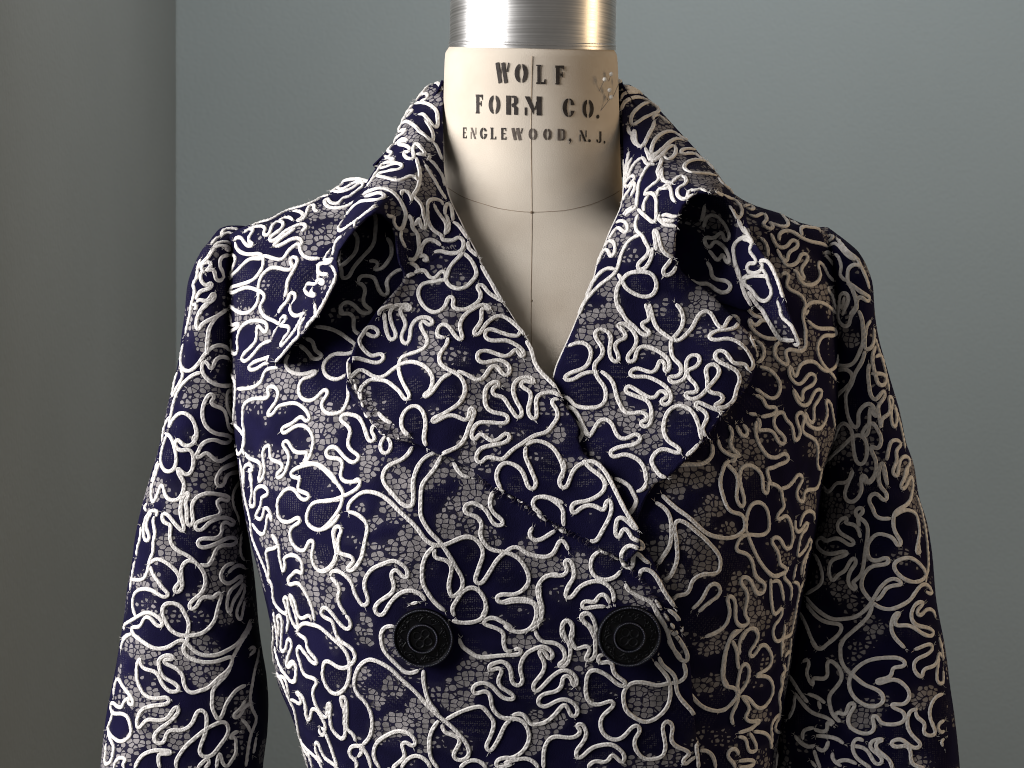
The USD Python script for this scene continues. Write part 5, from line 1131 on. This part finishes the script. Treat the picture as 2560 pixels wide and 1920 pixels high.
def cord_mesh(k, px, wid=.00115, hei=.00092):
    Q, L = catmull(px, 3.6); m, inter, tree, tv, tn = caster(k)
    o = np.tile([0, -D, ZC], (len(Q), 1)); d = to3(Q[:, 0], Q[:, 1], np.zeros(len(Q))) - o; d /= np.linalg.norm(d, axis=1, keepdims=True)
    loc, ir, it = inter.intersects_location(o, d, multiple_hits=False)
    P = np.full((len(Q), 3), np.nan); N = np.zeros((len(Q), 3)); P[ir] = loc; N[ir] = m.face_normals[it]
    bad = np.isnan(P[:, 0])
    if bad.any(): _, j = tree.query(Q[bad]); P[bad] = tv[j]; N[bad] = tn[j]
    N[(N[:, 1] > 0)] *= -1
    y = P[:, 1]; jump = np.abs(np.diff(y, prepend=y[0]))
    P = blur(P, 2); N = blur(N, 6); N /= np.linalg.norm(N, axis=1, keepdims=True) + 1e-9
    seg = np.linalg.norm(np.diff(P, axis=0), axis=1); keep = np.concatenate([[True], seg > 2e-4]); P, N = P[keep], N[keep]
    if len(P) < 4: return None, 0
    T = np.gradient(P, axis=0); T /= np.linalg.norm(T, axis=1, keepdims=True) + 1e-12
    B = np.cross(T, N); B /= np.linalg.norm(B, axis=1, keepdims=True) + 1e-12; N = np.cross(B, T)
    s = np.arange(len(P)); w = wid * (1 + .10 * (meshkit.noise(P * 260, 1) - .5) * 2); h = hei * (1 + .16 * (meshkit.noise(P * 330, 2) - .5) * 2)
    e = np.minimum(np.minimum(s, len(P) - 1 - s) / 1.6, 1.0); e = .55 + .45 * e; w = w * e; h = h * e
    tw = .20 * np.sin(s * 1.6 + P[:, 0] * 900)                       # the plait's alternating strands
    h1 = h * (1 + tw); h2 = h * (1 - tw)
    n = len(PROF); hh = np.where(PROF[None, :, 0] < 0, h1[:, None], h2[:, None])
    V = (P[:, None] + B[:, None] * (PROF[None, :, 0] * w[:, None])[..., None] + N[:, None] * (PROF[None, :, 1] * hh)[..., None]).reshape(-1, 3)
    i = np.arange(len(P) * n).reshape(len(P), n); j = np.roll(i, -1, 1)
    F = np.concatenate([np.stack([i[:-1], j[:-1], j[1:]], -1).reshape(-1, 3), np.stack([i[:-1], j[1:], i[1:]], -1).reshape(-1, 3)])
    F = np.vstack([F, [[i[0, 0], i[0, q + 1], i[0, q]] for q in range(1, n - 1)], [[i[-1, 0], i[-1, q], i[-1, q + 1]] for q in range(1, n - 1)]])
    mm = tm(V, F)
    if mm.volume < 0: mm.invert()
    return mm, L
made = []
for k, px in cords:
    mm, L = cord_mesh(k, px)
    if mm is not None: made.append((L, k, mm))
rank = sorted(range(len(made)), key=lambda q: -made[q][0]); big = set(rank[:300])
for q, (L, k, mm) in enumerate(made):
    if q in big: obj('braid_cord', tm(np.array(mm.vertices) - BASE, mm.faces), 'white_braid', parts[k], smooth=60)
fib, g = [], np.random.default_rng(11)                 # fibres frayed out of the cut ends and sharp turns of the braid
for L, k, mm in made:
    V = np.array(mm.vertices).reshape(-1, len(PROF), 3); c = V.mean(1); top = V[:, 4]; up = top - c; up /= np.linalg.norm(up, axis=1, keepdims=True) + 1e-9
    T = np.gradient(c, axis=0); T /= np.linalg.norm(T, axis=1, keepdims=True) + 1e-9; turn = np.zeros(len(c)); turn[2:-2] = 1 - (T[4:] * T[:-4]).sum(1)
    spots = [(0, -T[0], 4), (len(c) - 1, T[-1], 4)] + [(i, -(T[i] * 0) - (c[min(i + 2, len(c) - 1)] + c[max(i - 2, 0)] - 2 * c[i]), 2) for i in np.nonzero((turn > .75) & (turn >= np.maximum(np.roll(turn, 1), np.roll(turn, -1))))[0]]
    for i, d, n in spots:
        d = d / (np.linalg.norm(d) + 1e-9)
        for _ in range(n):
            q = d + g.normal(0, .55, 3); q /= np.linalg.norm(q); l = g.uniform(.0012, .0028); a = c[i] + d * .0008 + g.normal(0, .0004, 3)
            fib.append(tube([a, a + q * l * .6, a + q * l + up[i] * l * g.uniform(-.1, .4)], [.00016, .00012, .00005], 3))
fb_ = cat(fib); obj('frayed_fibres', tm(np.array(fb_.vertices) - BASE, fb_.faces), 'white_braid', jacket, smooth=True, kind='stuff', label='white fibres frayed from the ends and turns of the braid')
rest = cat([made[q][2] for q in rank[300:]])
obj('short_braid_cords', tm(np.array(rest.vertices) - BASE, rest.faces), 'white_braid', jacket, smooth=60, kind='stuff', label='short white braid ends between the longer cords')

# the folded front edges show a thin pale edge of lining
def edge_tube(pts, k, r):
    Q, L = catmull(np.array(pts, float), 3.0); m, inter, tree, tv, tn = caster(k); _, j = tree.query(Q); y = blur(tv[j][:, 1:2], 8)[:, 0]
    return tube(to3(Q[:, 0], Q[:, 1], y + .0006), r, 6)
LE = [(1112, 440), (1125, 500), (1150, 552), (1172, 597), (1190, 630), (1203, 662), (1230, 710), (1255, 754), (1272, 778), (1298, 820), (1318, 848), (1329, 877), (1337, 907), (1356, 933), (1370, 948), (1391, 969), (1404, 996)]
RE = [(1559, 400), (1560, 441), (1557, 498), (1550, 525), (1538, 552), (1524, 582), (1511, 616), (1494, 660), (1484, 700), (1462, 752), (1440, 805), (1420, 852), (1392, 915), (1384, 945)]
for pts, k, pr_ in ((LE, 'pl', 'pl'), (RE, 'pr', 'pr')):
    q = edge_tube(pts, k, .0006); obj('edge_piping', tm(np.array(q.vertices) - BASE, q.faces), 'white_braid', parts[pr_], smooth=True)
# overcast stitching along the lapels' raw edges
def stitches(path, k, n, ln_, side_, seed):
    r = np.random.default_rng(seed); Q, L = catmull(np.array(path, float), 2.0); m, inter, tree, tv, tn = caster(k); out = []
    T = np.gradient(Q, axis=0); T /= np.linalg.norm(T, axis=1, keepdims=True); Nn = np.stack([-T[:, 1], T[:, 0]], -1) * side_
    for c in np.linspace(2, len(Q) - 3, n):
        i = int(c); a = Q[i] - Nn[i] * r.uniform(1, 5) + r.normal(0, 1, 2); b = Q[i] + Nn[i] * ln_ * r.uniform(.6, 1.2) + T[i] * r.normal(0, 7)
        mid = (a + b) / 2 + T[i] * r.normal(0, 3); X, _ = catmull(np.array([a, mid, b]), 3.0); _, j = tree.query(X)
        P = to3(X[:, 0], X[:, 1], tv[j][:, 1] - .0009 - .0006 * np.sin(np.linspace(0, np.pi, len(X)))); out.append(tube(P, .00022, 4))
    return cat(out)
st = [stitches([(890, 955), (905, 1000), (930, 1050), (962, 1080), (1030, 1103)], 'pl', 30, 20, -1, 1), stitches([(1190, 1185), (1240, 1222), (1300, 1250)], 'pl', 14, 14, 1, 2), stitches([(1300, 1250), (1391, 1312), (1470, 1352), (1545, 1394)], 'pl', 28, 15, 1, 5),
      stitches([(1875, 955), (1850, 993), (1811, 1036), (1765, 1098), (1724, 1142)], 'pr', 18, 7, 1, 3), stitches([(1560, 1400), (1610, 1455), (1660, 1530), (1700, 1600)], 'bl', 26, 11, 1, 4)]
obj('overcast_stitching', tm(np.array((c_ := cat(st)).vertices) - BASE, c_.faces), 'dark_thread', jacket, smooth=60, kind='stuff', label='dark overcast thread along the raw lapel edges')

fray = []
for pts, k in (([(885, 950), (900, 1000), (925, 1050), (958, 1082), (1000, 1100)], 'pl'), ([(1240, 1224), (1300, 1254), (1391, 1318), (1420, 1335)], 'pl'), ([(1500, 1378), (1545, 1400), (1590, 1436)], 'bl'), ([(1640, 1500), (1668, 1545), (1700, 1596)], 'bl')):
    Q, L = catmull(np.array(pts, float), 2.5); g = np.random.default_rng(len(Q)); i = 0
    while i < len(Q) - 6:
        n = int(g.integers(5, 13)); q = Q[i:i + n] + g.normal(0, 2.0, 2); m, inter, tree, tv, tn = caster(k); _, j = tree.query(q)
        fray.append(tube(to3(q[:, 0], q[:, 1], blur(tv[j][:, 1:2], 4)[:, 0] - .0006), .0011 * g.uniform(.6, 1.1) * np.sin(np.linspace(.5, 2.64, len(q))), 6)); i += n + int(g.integers(1, 5))
fr_ = cat(fray); obj('frayed_lining', tm(np.array(fr_.vertices) - BASE, fr_.faces), 'white_braid', jacket, smooth=True, kind='stuff', label='pale frayed bits showing under the dark overcast edge')

# ------------------------------------------------------------------ buttons
def button(px, py, rpx, lab):
    y = float(ray_y(px, py, body_y)) - .0042; c = to3(np.array(float(px)), np.array(float(py)), np.array(y)); R = rpx * S * (D + y) / D
    e = 12; n = np.cross(to3(px + e, py, float(ray_y(px + e, py, body_y))) - to3(px - e, py, float(ray_y(px - e, py, body_y))), to3(px, py - e, float(ray_y(px, py - e, body_y))) - to3(px, py + e, float(ray_y(px, py + e, body_y))))
    n /= np.linalg.norm(n); n = n if n[1] < 0 else -n; n = n * .6 + np.array([0, -1, 0]) * .4; n /= np.linalg.norm(n)
    M = rot_to(n); M = M.copy(); M[:3, 3] = c + n * .0026
    def put(m): m = m.copy(); m.apply_transform(M); return tm(np.array(m.vertices) - BASE, m.faces)
    pf = [(0, -.002), (R * .8, -.002), (R * .99, -.0006), (R, .0006), (R * .97, .0018), (R * .90, .0020), (R * .86, .0012), (R * .52, .0016), (R * .50, .0030), (R * .44, .0032), (R * .40, .0019), (R * .12, .0020), (0, .0019)]
    b = obj('button', put(trimesh.creation.revolve(pf, sections=96)), 'black_button', jacket, smooth=35, label=lab)
    def beads(rad, z, r, cnt):
        out = []
        for q in np.linspace(0, 2 * np.pi, cnt, endpoint=False):
            s = trimesh.creation.icosphere(1, r); s.apply_translation([rad * math.cos(q), rad * math.sin(q), z]); out.append(s)
        return cat(out)
    obj('beaded_rim', put(beads(R * .945, .0019, R * .038, 70)), 'jet_bead', b, smooth=True)
    obj('beaded_ring', put(beads(R * .47, .0031, R * .034, 40)), 'jet_bead', b, smooth=True)
    sc = []
    for q in range(8):                     # scrolls and small bosses between the two bead rings
        a0 = q * math.pi / 4; t = np.linspace(0, 1, 26)
        for sg in (1, -1):
            th = a0 + sg * (.04 + .30 * t); rr = R * (.56 + .26 * t - .10 * np.maximum(0, t - .6) * 2); cu = np.stack([rr * np.cos(th), rr * np.sin(th), np.full(26, .0017)], -1); sc.append(tube(cu, R * .022, 5))
            cc = np.array([R * .74 * math.cos(a0 + sg * .2), R * .74 * math.sin(a0 + sg * .2), .0016]); w = np.linspace(0, 4.5 * math.pi / 2, 22)
            sc.append(tube(np.stack([cc[0] + R * .085 * np.cos(w) * (1 - w / 12), cc[1] + R * .085 * np.sin(w) * (1 - w / 12), np.full(22, .0016)], -1), R * .018, 5))
        s = trimesh.creation.torus(R * .055, R * .022, major_sections=16, minor_sections=6); s.apply_translation([R * .72 * math.cos(a0), R * .72 * math.sin(a0), .0016]); sc.append(s)
        s = trimesh.creation.icosphere(1, R * .035); s.apply_translation([R * .83 * math.cos(a0 + .39), R * .83 * math.sin(a0 + .39), .0016]); sc.append(s)
    obj('scrollwork', put(cat(sc)), 'black_button', b, smooth=True)
    for q in range(4):
        a0 = math.pi / 4 + q * math.pi / 2 + .08; cx, cy = R * .20 * math.cos(a0), R * .20 * math.sin(a0); h = []
        t = trimesh.creation.torus(R * .125, R * .024, major_sections=28, minor_sections=6); t.apply_translation([cx, cy, .0022]); h.append(t)
        for w in np.linspace(0, 2 * math.pi, 22, endpoint=False):
            s = trimesh.creation.icosphere(0, R * .014); s.apply_translation([cx + R * .135 * math.cos(w), cy + R * .135 * math.sin(w), .0026]); h.append(s)
        obj('button_hole', put(cat(h)), 'black_button', b, smooth=True)
button(1059, 1590, 77, 'black carved button on the left of the picture with white cord looping round it')
button(1572, 1586, 80, 'black carved button beside the overlapping front edge')

# ------------------------------------------------------------------ pins stuck in the neck of the form
PINS = [((1617, 627), (1574, 718), 'white-headed pin highest but one, leaning left on the neck muslin'), ((1668, 585), (1650, 640), 'greyish white-headed pin stuck highest in the neck muslin'), ((1655, 712), (1640, 790), 'white-headed pin in the middle of the pin cluster on the neck'), ((1668, 768), (1588, 872), 'lowest white-headed pin with a long slanting shaft on the neck'), ((1737, 640), (1684, 765), 'white-headed pin standing at the right outline of the neck')]
for (hx, hy), (tx, ty), lab in PINS:
    hx, hy, tx, ty = (1000 + hx * .31646, hy * .31646, 1000 + tx * .31646, ty * .31646)
    T_ = to3(np.array(tx), np.array(ty), ray_y(tx, ty, form_y)); H_ = to3(np.array(hx), np.array(hy), ray_y(min(hx, 1540), hy, form_y) - .007)
    p = thing('dress_pin', T_, label=lab, category='pin', group='pins stuck in the neck of the form')
    d = T_ - H_; tip = T_ + d / np.linalg.norm(d) * .004
    obj('pin_shaft', tm(np.array((q := tube([H_ - T_, (H_ - T_) * .5, tip - T_], .00018, 6)).vertices), q.faces), 'steel', p)
    s = trimesh.creation.icosphere(3, .0013); s.apply_translation(H_ - T_); obj('pin_head', s, 'pearl', p, smooth=True)
